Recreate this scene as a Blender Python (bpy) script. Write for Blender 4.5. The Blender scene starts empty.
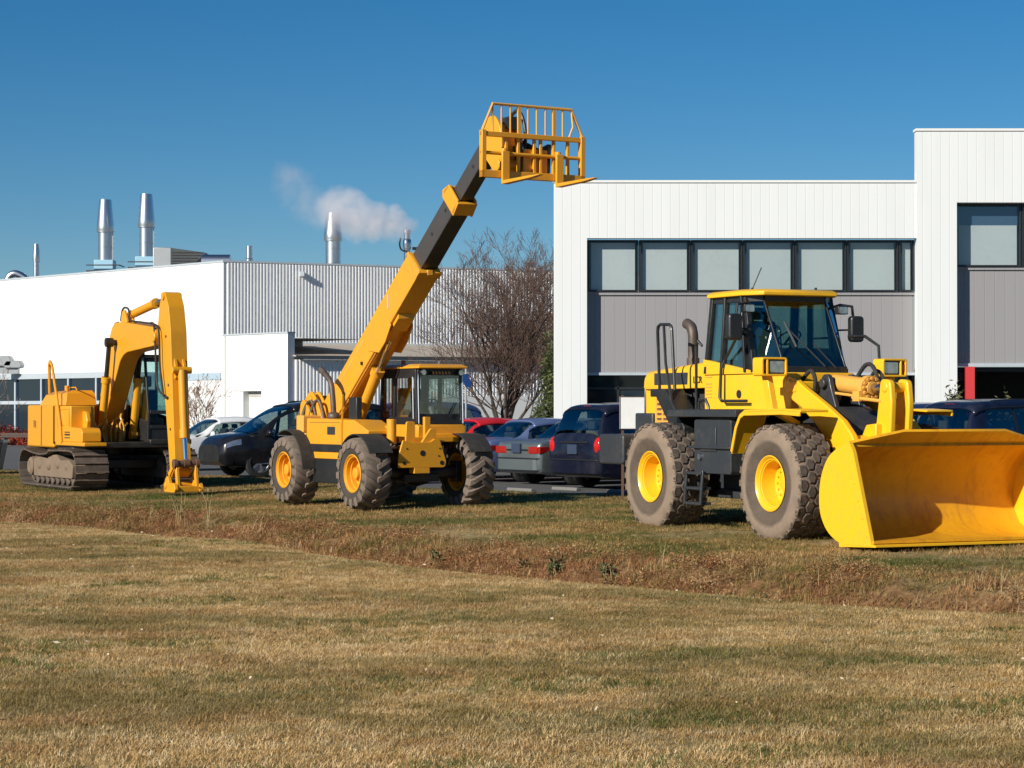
import bpy, bmesh, math, random
from mathutils import Vector, Matrix, noise
V = Vector
PI = math.pi
R = math.radians
rnd = random.Random(7)
scene = bpy.context.scene
COL = scene.collection

# ------------------------------------------------------------------ materials
def new_mat(name):
    m = bpy.data.materials.new(name); m.use_nodes = True
    nt = m.node_tree; nt.nodes.clear()
    out = nt.nodes.new('ShaderNodeOutputMaterial')
    b = nt.nodes.new('ShaderNodeBsdfPrincipled')
    nt.links.new(b.outputs[0], out.inputs[0])
    return m, nt, b, out

def N(nt, kind, **kw):
    n = nt.nodes.new(kind)
    for k, v in kw.items():
        if hasattr(n, k): setattr(n, k, v)
        else: n.inputs[k].default_value = v
    return n

def ramp(nt, fac, stops):
    r = nt.nodes.new('ShaderNodeValToRGB')
    el = r.color_ramp.elements
    while len(el) > 1: el.remove(el[-1])
    el[0].position = stops[0][0]; el[0].color = (*stops[0][1], 1)
    for p, c in stops[1:]:
        e = el.new(p); e.color = (*c, 1)
    nt.links.new(fac, r.inputs[0])
    return r.outputs[0]

def mix(nt, fac, a, b, mode='MIX'):
    m = nt.nodes.new('ShaderNodeMix'); m.data_type = 'RGBA'; m.blend_type = mode
    for s, v in ((0, fac), (6, a), (7, b)):
        if hasattr(v, 'links'): nt.links.new(v, m.inputs[s])
        elif isinstance(v, (int, float)): m.inputs[s].default_value = v
        else: m.inputs[s].default_value = (*v, 1)
    return m.outputs[2]

def math_(nt, op, a, b=None, c=None, clamp=False):
    m = nt.nodes.new('ShaderNodeMath'); m.operation = op; m.use_clamp = clamp
    for i, v in enumerate((a, b, c)):
        if v is None: continue
        if hasattr(v, 'links'): nt.links.new(v, m.inputs[i])
        else: m.inputs[i].default_value = v
    return m.outputs[0]

def noise_(nt, scale, detail=4, rough=.55, coord='Object', dist=0, vec=None):
    n = nt.nodes.new('ShaderNodeTexNoise'); n.inputs['Scale'].default_value = scale
    n.inputs['Detail'].default_value = detail; n.inputs['Roughness'].default_value = rough
    n.inputs['Distortion'].default_value = dist
    if vec is None:
        t = nt.nodes.new('ShaderNodeTexCoord'); vec = t.outputs[coord]
    nt.links.new(vec, n.inputs['Vector'])
    return n.outputs['Fac']

def bump(nt, b, h, strength=.2, dist=.02):
    n = nt.nodes.new('ShaderNodeBump'); n.inputs['Strength'].default_value = strength
    n.inputs['Distance'].default_value = dist
    nt.links.new(h, n.inputs['Height']); nt.links.new(n.outputs[0], b.inputs['Normal'])

def paint(name, col, rough=.38, dirt=(.25, .2, .13), amt=.35, scale=1.3, coat=.15, metal=0, wear=None):
    m, nt, b, o = new_mat(name)
    n1 = noise_(nt, scale, 6, .6); n2 = noise_(nt, scale * 9, 5, .65); n3 = noise_(nt, scale * .45, 3)
    base = mix(nt, n3, [c * .9 for c in col], [min(1, c * 1.08) for c in col])
    d = math_(nt, 'MULTIPLY', n1, n2)
    dm = ramp(nt, d, [(.22, (0, 0, 0)), (.5, (1, 1, 1))])
    f = math_(nt, 'MULTIPLY', dm, amt)
    base = mix(nt, f, base, dirt)
    if wear:
        w = ramp(nt, noise_(nt, scale * 3.3, 8, .7, dist=.4), [(.62, (0, 0, 0)), (.7, (1, 1, 1))])
        base = mix(nt, math_(nt, 'MULTIPLY', w, wear[1]), base, wear[0])
    nt.links.new(base, b.inputs['Base Color'])
    rr = math_(nt, 'MULTIPLY_ADD', n2, .25, rough - .08)
    nt.links.new(rr, b.inputs['Roughness'])
    b.inputs['Metallic'].default_value = metal
    b.inputs['Coat Weight'].default_value = coat; b.inputs['Coat Roughness'].default_value = .15
    bump(nt, b, n2, .06, .01)
    return m

def glass(name, tint, refl=.12, rough=.02):
    m, nt, b, o = new_mat(name)
    nt.nodes.remove(b)
    t = N(nt, 'ShaderNodeBsdfTransparent'); t.inputs[0].default_value = (*tint, 1)
    g = N(nt, 'ShaderNodeBsdfGlossy'); g.inputs['Roughness'].default_value = rough
    g.inputs[0].default_value = (.95, .97, 1, 1)
    lw = N(nt, 'ShaderNodeLayerWeight'); lw.inputs[0].default_value = .35
    f = math_(nt, 'MULTIPLY_ADD', lw.outputs['Facing'], .5, refl, True)
    mx = N(nt, 'ShaderNodeMixShader')
    nt.links.new(f, mx.inputs[0]); nt.links.new(t.outputs[0], mx.inputs[1]); nt.links.new(g.outputs[0], mx.inputs[2])
    nt.links.new(mx.outputs[0], o.inputs[0])
    return m

M = {}
M['yellow'] = paint('loader_yellow', (.88, .475, .010), .36, (.33, .23, .1), .3, 1.1, wear=((.5, .3, .06), .12))
M['yellow_in'] = paint('bucket_yellow', (.76, .37, .010), .42, (.42, .15, .02), .5, .9, wear=((.5, .17, .02), .5))  # bucket inside: base colour darkened for its shade, plus orange wear
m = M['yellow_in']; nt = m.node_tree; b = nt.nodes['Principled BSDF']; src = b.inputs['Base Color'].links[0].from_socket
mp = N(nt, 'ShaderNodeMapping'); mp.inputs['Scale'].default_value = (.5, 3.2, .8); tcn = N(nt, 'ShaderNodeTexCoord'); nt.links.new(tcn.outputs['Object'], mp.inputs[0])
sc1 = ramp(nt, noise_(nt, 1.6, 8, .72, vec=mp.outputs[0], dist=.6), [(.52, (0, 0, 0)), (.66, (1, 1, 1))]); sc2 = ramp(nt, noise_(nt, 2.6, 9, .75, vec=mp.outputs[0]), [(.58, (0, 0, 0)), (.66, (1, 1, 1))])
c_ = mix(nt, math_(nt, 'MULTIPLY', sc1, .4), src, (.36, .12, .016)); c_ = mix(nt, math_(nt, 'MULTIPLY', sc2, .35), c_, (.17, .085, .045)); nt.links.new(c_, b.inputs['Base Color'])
M['amber'] = paint('telehandler_amber', (.74, .325, .012), .42, (.3, .18, .08), .3, 1.4)
M['amber_pale'] = paint('worn_amber', (.74, .37, .06), .5, (.3, .18, .09), .45, 2.5)
M['ochre'] = paint('excavator_ochre', (.72, .315, .008), .42, (.3, .18, .06), .35, 1.2, wear=((.4, .2, .06), .25))
M['black'] = paint('black_paint', (.014, .015, .017), .42, (.08, .07, .055), .35, 2)
M['charcoal'] = paint('charcoal_paint', (.028, .032, .038), .45, (.12, .10, .08), .35, 1.6)
M['boom_grey'] = paint('greased_boom_grey', (.085, .072, .064), .35, (.06, .045, .035), .6, 2.2, metal=.3)
M['boom_dark'] = paint('greased_boom_black', (.016, .014, .013), .4, (.1, .08, .06), .4, 2.2)  # greasy black parts; also the shade painted under the boom extensions
M['mud'] = paint('dried_mud', (.20, .145, .10), .9, (.09, .065, .045), .6, 4, coat=0)
M['mudsteel'] = paint('muddy_track_steel', (.09, .068, .052), .75, (.27, .20, .145), .75, 5, coat=0)
M['rust'] = paint('rusty_steel', (.12, .06, .035), .75, (.2, .12, .07), .5, 5, coat=0)
M['brownpipe'] = paint('weathered_exhaust', (.10, .078, .066), .5, (.28, .2, .15), .6, 7, coat=0, metal=.4)
M['rubber'] = paint('black_rubber', (.022, .021, .02), .75, (.12, .10, .08), .5, 3, coat=0)
M['seat'] = paint('grey_seat_cloth', (.12, .12, .125), .85, (.1, .09, .08), .2, 4, coat=0)
M['greypanel'] = paint('grey_plastic', (.16, .16, .165), .6, (.1, .09, .08), .3, 2)
def chrome_mat(name, col, rough, metal=1):
    m, nt, b, o = new_mat(name)
    n = noise_(nt, 3, 4)
    nt.links.new(mix(nt, n, [c * .85 for c in col], col), b.inputs['Base Color'])
    b.inputs['Metallic'].default_value = metal; b.inputs['Roughness'].default_value = rough
    return m
M['chrome'] = chrome_mat('chrome_rod', (.75, .77, .8), .15)
M['steel'] = chrome_mat('galvanised_steel', (.62, .65, .69), .34)
M['duct'] = chrome_mat('grey_duct_metal', (.42, .44, .45), .5, .6)
M['ltblue'] = paint('pale_blue_base', (.30, .52, .66), .5, (.3, .3, .3), .2, 1)
M['cabglass'] = glass('tinted_cab_glass', (.62, .78, .76), .05)
M['cabglass_clear'] = glass('clear_cab_glass', (.82, .88, .87), .04)
def simple(name, col, rough=.5, metal=0, spec=.5, var=.12, scale=6):
    m, nt, b, o = new_mat(name)
    n = noise_(nt, scale, 5)
    nt.links.new(mix(nt, n, [c * (1 - var) for c in col], [min(1, c * (1 + var)) for c in col]), b.inputs['Base Color'])
    b.inputs['Roughness'].default_value = rough; b.inputs['Metallic'].default_value = metal
    b.inputs['Specular IOR Level'].default_value = spec
    return m
M['lens'] = simple('clear_lamp_lens', (.5, .5, .5), .12, .8, var=.7, scale=11)
M['redlens'] = simple('red_lens', (.30, .012, .010), .10, var=.5, scale=9)
M['redlens_bright'] = simple('bright_red_lens', (.48, .014, .014), .08, var=.5, scale=8)
M['orangelens'] = simple('orange_lens', (.62, .09, .01), .2)
M['white'] = simple('white_board', (.8, .8, .78), .5)
M['plate'] = simple('plate_blue_white', (.035, .05, .09), .4)
M['carglass'] = glass('tinted_car_glass', (.42, .50, .48), .07, .015)
M['tyre'] = simple('car_tyre', (.018, .018, .018), .8)
M['hub'] = simple('alloy_hub', (.4, .41, .42), .3, .8)
M['trim'] = simple('black_car_trim', (.012, .012, .013), .5)
M['blue_sign'] = simple('blue_sign_face', (.012, .05, .19), .4)
M['interior'] = simple('dim_interior', (.03, .032, .035), .8)
M['concrete'] = paint('pale_concrete', (.45, .44, .41), .85, (.25, .24, .22), .5, 1.5, coat=0)
M['grey_conc'] = paint('stained_concrete', (.17, .165, .155), .85, (.1, .09, .08), .5, 3, coat=0)
M['wood'] = paint('old_planter_wood', (.11, .075, .06), .8, (.2, .16, .13), .4, 3, coat=0)
def carpaint(name, col, metal=.35):
    m, nt, b, o = new_mat(name)
    n = noise_(nt, 2.5, 5)
    d = ramp(nt, n, [(.45, (0, 0, 0)), (.75, (1, 1, 1))])
    nt.links.new(mix(nt, math_(nt, 'MULTIPLY', d, .05), col, (.3, .27, .23)), b.inputs['Base Color'])
    b.inputs['Metallic'].default_value = metal; b.inputs['Roughness'].default_value = .25
    b.inputs['Coat Weight'].default_value = .3; b.inputs['Coat Roughness'].default_value = .04; b.inputs['Specular IOR Level'].default_value = .22
    return m

def tyre_mat(name, inner, outer, rin, rmid, rout, dark, sand, axis_y=True):
    """dust on a tyre: dark bead ring, pale dusty shoulder ring, muddy crown; radius taken from the tyre's own axis"""
    m, nt, b, o = new_mat(name)
    t = N(nt, 'ShaderNodeTexCoord'); s = N(nt, 'ShaderNodeSeparateXYZ'); nt.links.new(t.outputs['Object'], s.inputs[0])
    rr = math_(nt, 'SQRT', math_(nt, 'ADD', math_(nt, 'POWER', s.outputs[0], 2), math_(nt, 'POWER', s.outputs[2], 2)))
    nz = noise_(nt, 7, 5, .6); nf = noise_(nt, 30, 4, .6)
    r2 = math_(nt, 'ADD', rr, math_(nt, 'MULTIPLY_ADD', nz, .07, -.035))
    k = math_(nt, 'DIVIDE', math_(nt, 'SUBTRACT', r2, rin), rout - rin)
    mm = (rmid - rin) / (rout - rin)
    c = ramp(nt, k, [(0, inner), (mm - .06, inner), (mm + .06, outer), (.93, outer), (1, dark)])
    c = mix(nt, math_(nt, 'MULTIPLY', nf, .45), c, sand)
    blot = ramp(nt, noise_(nt, 3.2, 6, .7), [(.42, (0, 0, 0)), (.62, (1, 1, 1))]); c = mix(nt, math_(nt, 'MULTIPLY', blot, .5), c, [x * .55 for x in outer])
    nt.links.new(c, b.inputs['Base Color']); b.inputs['Roughness'].default_value = .85
    b.inputs['Specular IOR Level'].default_value = .25
    bump(nt, b, nf, .25, .01)
    return m
M['ltyre'] = tyre_mat('loader_tyre_rubber', (.06, .046, .036), (.27, .20, .145), .35, .585, .81, (.05, .042, .036), (.2, .155, .115))
M['llug'] = paint('loader_tyre_lug', (.07, .056, .046), .8, (.25, .185, .135), .8, 9, coat=0)
M['ttyre'] = tyre_mat('telehandler_tyre_rubber', (.028, .026, .024), (.15, .12, .095), .3, .53, .63, (.06, .05, .04), (.16, .12, .09))
M['tlug'] = paint('telehandler_tyre_lug', (.15, .115, .09), .85, (.30, .22, .165), .8, 8, coat=0)

# ------------------------------------------------------------------ mesh building
class MB:
    def __init__(s): s.v = []; s.f = []; s.mi = []; s.cur = 0; s.X = None; s.br = []
    def brk(s):
        """what follows becomes an object of its own with the same name"""
        s.br.append((len(s.v), len(s.f))); return s
    def add(s, vs, fs):
        o = len(s.v)
        s.v += [tuple(s.X @ V(p)) for p in vs] if s.X else [tuple(p) for p in vs]
        s.f += [tuple(i + o for i in f) for f in fs]; s.mi += [s.cur] * len(fs); return s
    def hexa(s, p):
        return s.add(p, [(0, 3, 2, 1), (4, 5, 6, 7), (0, 1, 5, 4), (1, 2, 6, 5), (2, 3, 7, 6), (3, 0, 4, 7)])
    def box(s, x0, x1, y0, y1, z0, z1):
        return s.hexa([(x0, y0, z0), (x1, y0, z0), (x1, y1, z0), (x0, y1, z0), (x0, y0, z1), (x1, y0, z1), (x1, y1, z1), (x0, y1, z1)])
    def prism(s, poly, a, b, plane='xz'):
        n = len(poly)
        f = {'xz': lambda p, q: (p[0], q, p[1]), 'xy': lambda p, q: (p[0], p[1], q), 'yz': lambda p, q: (q, p[0], p[1])}[plane]
        vs = [f(p, a) for p in poly] + [f(p, b) for p in poly]
        return s.add(vs, [tuple(range(n))[::-1], tuple(range(n, 2 * n))] + [(i, (i + 1) % n, n + (i + 1) % n, n + i) for i in range(n)])
    def bar(s, p0, p1, w, h, up=(0, 0, 1)):
        p0, p1 = V(p0), V(p1); d = (p1 - p0).normalized(); u = V(up)
        sd = d.cross(u)
        if sd.length < 1e-4: sd = d.cross(V((1, 0, 0)))
        sd.normalize(); u = sd.cross(d).normalized()
        a, b = sd * w / 2, u * h / 2
        return s.hexa([p0 - a - b, p0 + a - b, p0 + a + b, p0 - a + b, p1 - a - b, p1 + a - b, p1 + a + b, p1 - a + b])
    def cyl(s, p0, p1, r0, r1=None, n=16, cap=True):
        r1 = r0 if r1 is None else r1
        return s.tube([p0, p1], [r0, r1], n, cap=cap)
    def tube(s, pts, r, n=8, closed=False, cap=True):
        pts = [V(p) for p in pts]; k = len(pts)
        if not isinstance(r, (list, tuple)): r = [r] * k
        T = []
        for i in range(k):
            if closed: a, b = pts[i - 1], pts[(i + 1) % k]
            else: a, b = pts[max(0, i - 1)], pts[min(k - 1, i + 1)]
            T.append((b - a).normalized())
        u = T[0].orthogonal().normalized(); vs = []
        for i in range(k):
            u = (u - T[i] * u.dot(T[i]))
            if u.length < 1e-5: u = T[i].orthogonal()
            u.normalize(); w = T[i].cross(u)
            sc = 1.0
            if 0 < i < k - 1:
                c = max(.5, T[i].dot((pts[i + 1] - pts[i]).normalized())); sc = 1 / c if c > .5 else 1.4
            for j in range(n):
                a = 2 * PI * j / n; vs.append(pts[i] + (u * math.cos(a) + w * math.sin(a)) * r[i] * (sc if sc < 1.3 else 1.2))
        fs = []
        for i in range(k if closed else k - 1):
            i2 = (i + 1) % k
            for j in range(n):
                j2 = (j + 1) % n; fs.append((i * n + j, i * n + j2, i2 * n + j2, i2 * n + j))
        if cap and not closed:
            fs.append(tuple(range(n))[::-1]); fs.append(tuple((k - 1) * n + j for j in range(n)))
        return s.add(vs, fs)
    def lathe(s, prof, c=(0, 0, 0), axis='y', n=32, closed=False, cap=False):
        """prof: (radius, position along the axis)"""
        k = len(prof); vs = []
        for (r, h) in prof:
            for j in range(n):
                a = 2 * PI * j / n; p, q = r * math.cos(a), r * math.sin(a)
                vs.append({'y': (c[0] + p, c[1] + h, c[2] + q), 'z': (c[0] + p, c[1] + q, c[2] + h), 'x': (c[0] + h, c[1] + p, c[2] + q)}[axis])
        fs = []
        for i in range(k if closed else k - 1):
            i2 = (i + 1) % k
            for j in range(n):
                j2 = (j + 1) % n; fs.append((i * n + j, i * n + j2, i2 * n + j2, i2 * n + j))
        if cap and not closed:
            if prof[0][0] > 1e-6: fs.append(tuple(range(n))[::-1])
            if prof[-1][0] > 1e-6: fs.append(tuple((k - 1) * n + j for j in range(n)))
        return s.add(vs, fs)
    def ball(s, c, r, n=12, m=8, sq=(1, 1, 1)):
        vs = []; fs = []
        for i in range(m + 1):
            a = PI * i / m
            for j in range(n):
                b = 2 * PI * j / n
                vs.append((c[0] + r * sq[0] * math.sin(a) * math.cos(b), c[1] + r * sq[1] * math.sin(a) * math.sin(b), c[2] + r * sq[2] * math.cos(a)))
        for i in range(m):
            for j in range(n): fs.append((i * n + j, i * n + (j + 1) % n, (i + 1) * n + (j + 1) % n, (i + 1) * n + j))
        return s.add(vs, fs)
    def loft(s, rings, cap=True, closed=True):
        n = len(rings[0]); vs = [p for r in rings for p in r]; fs = []
        for i in range(len(rings) - 1):
            for j in range(n if closed else n - 1):
                j2 = (j + 1) % n; fs.append((i * n + j, i * n + j2, (i + 1) * n + j2, (i + 1) * n + j))
        if cap: fs.append(tuple(range(n))[::-1]); fs.append(tuple((len(rings) - 1) * n + j for j in range(n)))
        return s.add(vs, fs)
    def strip(s, line, t, a, b, plane='xz'):
        """a plate of thickness t that follows an open (p,q) line, a..b wide"""
        k = len(line); nrm = []
        for i in range(k):
            p, q = V(line[max(0, i - 1)]), V(line[min(k - 1, i + 1)]); d = (q - p).normalized(); nrm.append(V((-d.y, d.x)))
        poly = [tuple(p) for p in line] + [tuple(V(line[i]) + nrm[i] * t) for i in range(k - 1, -1, -1)]
        n = len(poly)
        f = {'xz': lambda p, q: (p[0], q, p[1]), 'yz': lambda p, q: (q, p[0], p[1]), 'xy': lambda p, q: (p[0], p[1], q)}[plane]
        vs = [f(p, a) for p in poly] + [f(p, b) for p in poly]; fs = [(i, (i + 1) % n, n + (i + 1) % n, n + i) for i in range(n)]
        for i in range(k - 1):
            fs.append((i, i + 1, n - 2 - i, n - 1 - i)); fs.append((n + i + 1, n + i, 2 * n - 1 - i, 2 * n - 2 - i))
        return s.add(vs, fs)
    def frame(s, outer, inner, a, b, plane='xz'):
        """flat ring between two polygons with the same count, a..b thick"""
        n = len(outer); f = {'xz': lambda p, q: (p[0], q, p[1]), 'yz': lambda p, q: (q, p[0], p[1]), 'xy': lambda p, q: (p[0], p[1], q)}[plane]
        vs = [f(p, a) for p in outer] + [f(p, a) for p in inner] + [f(p, b) for p in outer] + [f(p, b) for p in inner]; fs = []
        for i in range(n):
            j = (i + 1) % n
            fs += [(i, j, n + j, n + i), (2 * n + j, 2 * n + i, 3 * n + i, 3 * n + j), (j, i, 2 * n + i, 2 * n + j), (n + i, n + j, 3 * n + j, 3 * n + i)]
        return s.add(vs, fs)
    def build(s, name, mats, parent=None, bevel=0, smooth=True, angle=35, recalc=True, seg=2):
        if s.br:
            cuts = [(0, 0)] + s.br + [(len(s.v), len(s.f))]; first = None
            for (v0, f0), (v1, f1) in zip(cuts, cuts[1:]):
                if f1 <= f0: continue
                m_ = MB(); m_.v = s.v[v0:v1]; m_.f = [tuple(i - v0 for i in f) for f in s.f[f0:f1]]; m_.mi = s.mi[f0:f1]
                o = m_.build(name, mats, parent, bevel, smooth, angle, recalc, seg); first = first or o
            return first
        me = bpy.data.meshes.new(name); me.from_pydata(s.v, [], s.f)
        for m in (mats if isinstance(mats, (list, tuple)) else [mats]): me.materials.append(m)
        me.polygons.foreach_set('material_index', s.mi)
        if recalc:
            bm = bmesh.new(); bm.from_mesh(me); bmesh.ops.recalc_face_normals(bm, faces=bm.faces); bm.to_mesh(me); bm.free()
        if smooth:
            me.polygons.foreach_set('use_smooth', [True] * len(me.polygons)); me.set_sharp_from_angle(angle=R(angle))
        me.update()
        o = bpy.data.objects.new(name, me); COL.objects.link(o)
        if parent: o.parent = parent
        if bevel:
            b = o.modifiers.new('bevel', 'BEVEL'); b.width = bevel; b.segments = seg; b.limit_method = 'ANGLE'; b.angle_limit = R(38)
        return o

def tag(o, label=None, cat=None, group=None, kind=None):
    if label: o['label'] = label
    if cat: o['category'] = cat
    if group: o['group'] = group
    if kind: o['kind'] = kind
    return o
def thing(name, label, cat, loc=(0, 0, 0), rz=0, group=None):
    o = bpy.data.objects.new(name, None); COL.objects.link(o); o.location = loc; o.rotation_euler = (0, 0, rz)
    o.empty_display_size = .2
    return tag(o, label, cat, group)
def sub(name, parent, loc=(0, 0, 0), rz=0):
    o = bpy.data.objects.new(name, None); COL.objects.link(o); o.location = loc; o.rotation_euler = (0, 0, rz); o.parent = parent; return o
def kids(o): return [c for c in bpy.data.objects if c.parent == o]
def dup(o, parent=None, loc=None, rz=None):
    c = o.copy(); COL.objects.link(c)
    if parent: c.parent = parent
    if loc is not None: c.location = loc
    if rz is not None: c.rotation_euler = (0, 0, rz)
    for ch in kids(o): dup(ch, c)
    return c
def fillet(pts, r, n=4):
    out = []; k = len(pts)
    rs = r if isinstance(r, (list, tuple)) else [r] * k
    for i in range(k):
        p, a, b = V(pts[i]), V(pts[i - 1]), V(pts[(i + 1) % k])
        if rs[i] <= 0: out.append(tuple(p)); continue
        da, db = (a - p), (b - p); l = min(rs[i], da.length * .48, db.length * .48)
        q0 = p + da.normalized() * l; q1 = p + db.normalized() * l
        for j in range(n + 1):
            t = j / n; out.append(tuple(q0 * (1 - t) ** 2 + p * 2 * t * (1 - t) + q1 * t ** 2))
    return out
def spline(pts, n=6):
    pts = [V(p) for p in pts]; out = []
    for i in range(len(pts) - 1):
        p0, p1, p2, p3 = pts[max(0, i - 1)], pts[i], pts[i + 1], pts[min(len(pts) - 1, i + 2)]
        for j in range(n):
            t = j / n
            out.append(.5 * ((2 * p1) + (p2 - p0) * t + (2 * p0 - 5 * p1 + 4 * p2 - p3) * t * t + (3 * p1 - p0 - 3 * p2 + p3) * t ** 3))
    out.append(pts[-1]); return out
def rect(x0, x1, z0, z1): return [(x0, z0), (x1, z0), (x1, z1), (x0, z1)]
def inset(poly, d):
    c = V((sum(p[0] for p in poly) / len(poly), sum(p[1] for p in poly) / len(poly)))
    out = []; k = len(poly)
    ar = sum(poly[i][0] * poly[(i + 1) % k][1] - poly[(i + 1) % k][0] * poly[i][1] for i in range(k))
    sg = 1 if ar > 0 else -1
    for i in range(k):
        p, a, b = V(poly[i]), V(poly[i - 1]), V(poly[(i + 1) % k])
        e1 = (p - a).normalized(); e2 = (b - p).normalized()
        n1 = V((-e1.y, e1.x)) * sg; n2 = V((-e2.y, e2.x)) * sg
        m = (n1 + n2); q = m / max(.3, m.length_squared / 2)
        out.append(tuple(p + q * d))
    return out
TEXTS = 0
def text_mesh(body, size, mat, parent, name, matrix, depth=.004):
    cu = bpy.data.curves.new('lettering', 'FONT'); cu.body = body; cu.size = size; cu.extrude = depth; cu.align_x = 'CENTER'; cu.align_y = 'CENTER'
    t = bpy.data.objects.new('lettering_source', cu); COL.objects.link(t)
    bpy.context.view_layer.update()
    me = bpy.data.meshes.new_from_object(t.evaluated_get(bpy.context.evaluated_depsgraph_get()))
    bpy.data.objects.remove(t); me.materials.clear(); me.materials.append(mat); me.transform(matrix)
    o = bpy.data.objects.new(name, me); COL.objects.link(o); o.parent = parent; return o

# ------------------------------------------------------------------ camera, light, sky
cam = bpy.data.cameras.new('camera'); camo = bpy.data.objects.new('camera', cam); COL.objects.link(camo)
cam.sensor_width = 36; cam.lens = 2200 / 1024 * 36; cam.clip_end = 5000; cam.clip_start = .1
camo.location = (0, 0, 1.7); camo.rotation_euler = (R(90) + math.atan(25 / 2200), 0, 0)
scene.camera = camo
SUN_EL = 25.0
SH = V((-.72, -.69)).normalized()
S = V((SH.x * math.cos(R(SUN_EL)), SH.y * math.cos(R(SUN_EL)), math.sin(R(SUN_EL))))
sl = bpy.data.lights.new('sun', 'SUN'); sl.energy = 5.0; sl.angle = R(.5); sl.color = (1, .94, .83)
so = bpy.data.objects.new('sun', sl); COL.objects.link(so); so.rotation_euler = S.to_track_quat('Z', 'Y').to_euler(); so.location = (-20, -20, 30)
w = bpy.data.worlds.new('World'); scene.world = w; w.use_nodes = True
nt = w.node_tree; nt.nodes.clear()
wo = N(nt, 'ShaderNodeOutputWorld'); bg = N(nt, 'ShaderNodeBackground'); sky = N(nt, 'ShaderNodeTexSky')
sky.sky_type = 'NISHITA'; sky.sun_disc = False; sky.sun_elevation = R(SUN_EL); sky.sun_rotation = math.atan2(SH.x, SH.y)
sky.altitude = 1300; sky.air_density = 1.0; sky.dust_density = .0; sky.ozone_density = 5
hs = N(nt, 'ShaderNodeHueSaturation'); hs.inputs['Hue'].default_value = .497; hs.inputs['Saturation'].default_value = 1.28; hs.inputs['Value'].default_value = 1.0
nt.links.new(sky.outputs[0], hs.inputs['Color']); nt.links.new(hs.outputs[0], bg.inputs[0]); bg.inputs[1].default_value = .062
nt.links.new(bg.outputs[0], wo.inputs[0])
scene.view_settings.view_transform = 'Standard'; scene.view_settings.look = 'None'; scene.view_settings.gamma = 1
scene.view_settings.exposure = .27
scene.render.engine = 'CYCLES'
scene.cycles.use_denoising = True
scene.cycles.max_bounces = 8; scene.cycles.transparent_max_bounces = 16; scene.cycles.volume_step_rate = 1.0; scene.cycles.volume_bounces = 6

# ------------------------------------------------------------------ terrain
def interp(tab, x):
    if x <= tab[0][0]: (a, b), (c, d) = tab[0], tab[1]
    elif x >= tab[-1][0]: (a, b), (c, d) = tab[-2], tab[-1]
    else:
        for i in range(len(tab) - 1):
            if tab[i][0] <= x <= tab[i + 1][0]: (a, b), (c, d) = tab[i], tab[i + 1]; break
    return b + (d - b) * (x - a) / (c - a)
NEAR = [(-16, 42.0), (-8.3, 35.7), (-5.6, 32.6), (-3.57, 30.0), (-1.9, 26.2), (0, 23.9), (1.3, 22.5), (2.33, 21.0), (4.54, 19.6), (12, 14.5)]
FAR = [(-16, 48.0), (-9, 42.0), (-5.6, 39.0), (-2.5, 34.0), (0, 30.0), (1.6, 28.0), (3.3, 26.1), (5.3, 24.0), (12, 19.0)]
def near_(x): return sum(interp(NEAR, x + d) for d in (-.8, -.4, 0, .4, .8)) / 5
def far_(x): return sum(interp(FAR, x + d) for d in (-.8, -.4, 0, .4, .8)) / 5
def sm(t): t = max(0, min(1, t)); return t * t * (3 - 2 * t)
def ground_z(x, y):
    if y > 70 or y < -20 or abs(x) > 40: return 0.0 if y > 40 else -.1
    n, f = near_(x), far_(x)
    n += .35 * noise.noise(V((x * .5, 3.1, 0))); f += .5 * noise.noise(V((x * .45, 9.7, 0)))
    roll = .035 * noise.noise(V((x * .35, y * .25, 4))) + .02 * noise.noise(V((x * 1.1, y * .9, 2)))
    t = (y - n) / (f - n)
    top = -.1 + .1 * sm((y - f - 1) / 9)
    if t < 0:
        return -.1 + roll + (-.05 * sm(1 + (y - n) / .7))
    if t > 1:
        return top + roll * (1 - sm((y - f) / 3)) - .05 * sm(1 - (y - f) / 1.2)
    zb = -.72
    if t < .3: z = -.15 + (zb + .15) * sm(t / .3)
    else:
        q = (t - .3) / .7
        z = zb + (top - .05 - zb) * (q * .25 + .75 * sm((q - .3) / .55))
        b = math.sin(PI * min(1, max(0, q)))
        z += b * (.12 * noise.noise(V((x * 2.1, y * 1.6, 7))) + .08 * noise.noise(V((x * 4.3, y * 3.4, 1))))
    return z + roll * abs(1 - 2 * t)
def bank_mask(x, y):
    n, f = near_(x), far_(x)
    return sm((y - n - .1) / .5) * sm((f - .3 - y) / 1.3)
def axis(a, b, step, far, k=1.35):
    c = [a + i * step for i in range(int(round((b - a) / step)) + 1)]
    s = step; lo = a; hi = b; L = []; H = []
    while hi < far: s *= k; hi += s; H.append(hi)
    s = step
    while lo > -far: s *= k; lo -= s; L.append(lo)
    return L[::-1] + c + H
xs = axis(-17, 13, .2, 2600); ys = [y for y in axis(6, 50, .2, 3500) if y > -300]
g = MB(); nx = len(xs)
g.v = [(x, y, ground_z(x, y)) for y in ys for x in xs]
g.f = [(j * nx + i, j * nx + i + 1, (j + 1) * nx + i + 1, (j + 1) * nx + i) for j in range(len(ys) - 1) for i in range(nx - 1)]
g.mi = [0] * len(g.f)
m, nt, b, o_ = new_mat('lawn_soil')
tc = N(nt, 'ShaderNodeTexCoord'); at = N(nt, 'ShaderNodeAttribute'); at.attribute_name = 'bank'
big = noise_(nt, .16, 4, .55); mid = noise_(nt, .8, 5, .6); fine = noise_(nt, 9, 6, .7)
mp = N(nt, 'ShaderNodeMapping'); mp.inputs['Scale'].default_value = (.35, 1.1, 1); nt.links.new(tc.outputs['Object'], mp.inputs[0])
streak = noise_(nt, .55, 5, .6, vec=mp.outputs[0])
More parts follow.
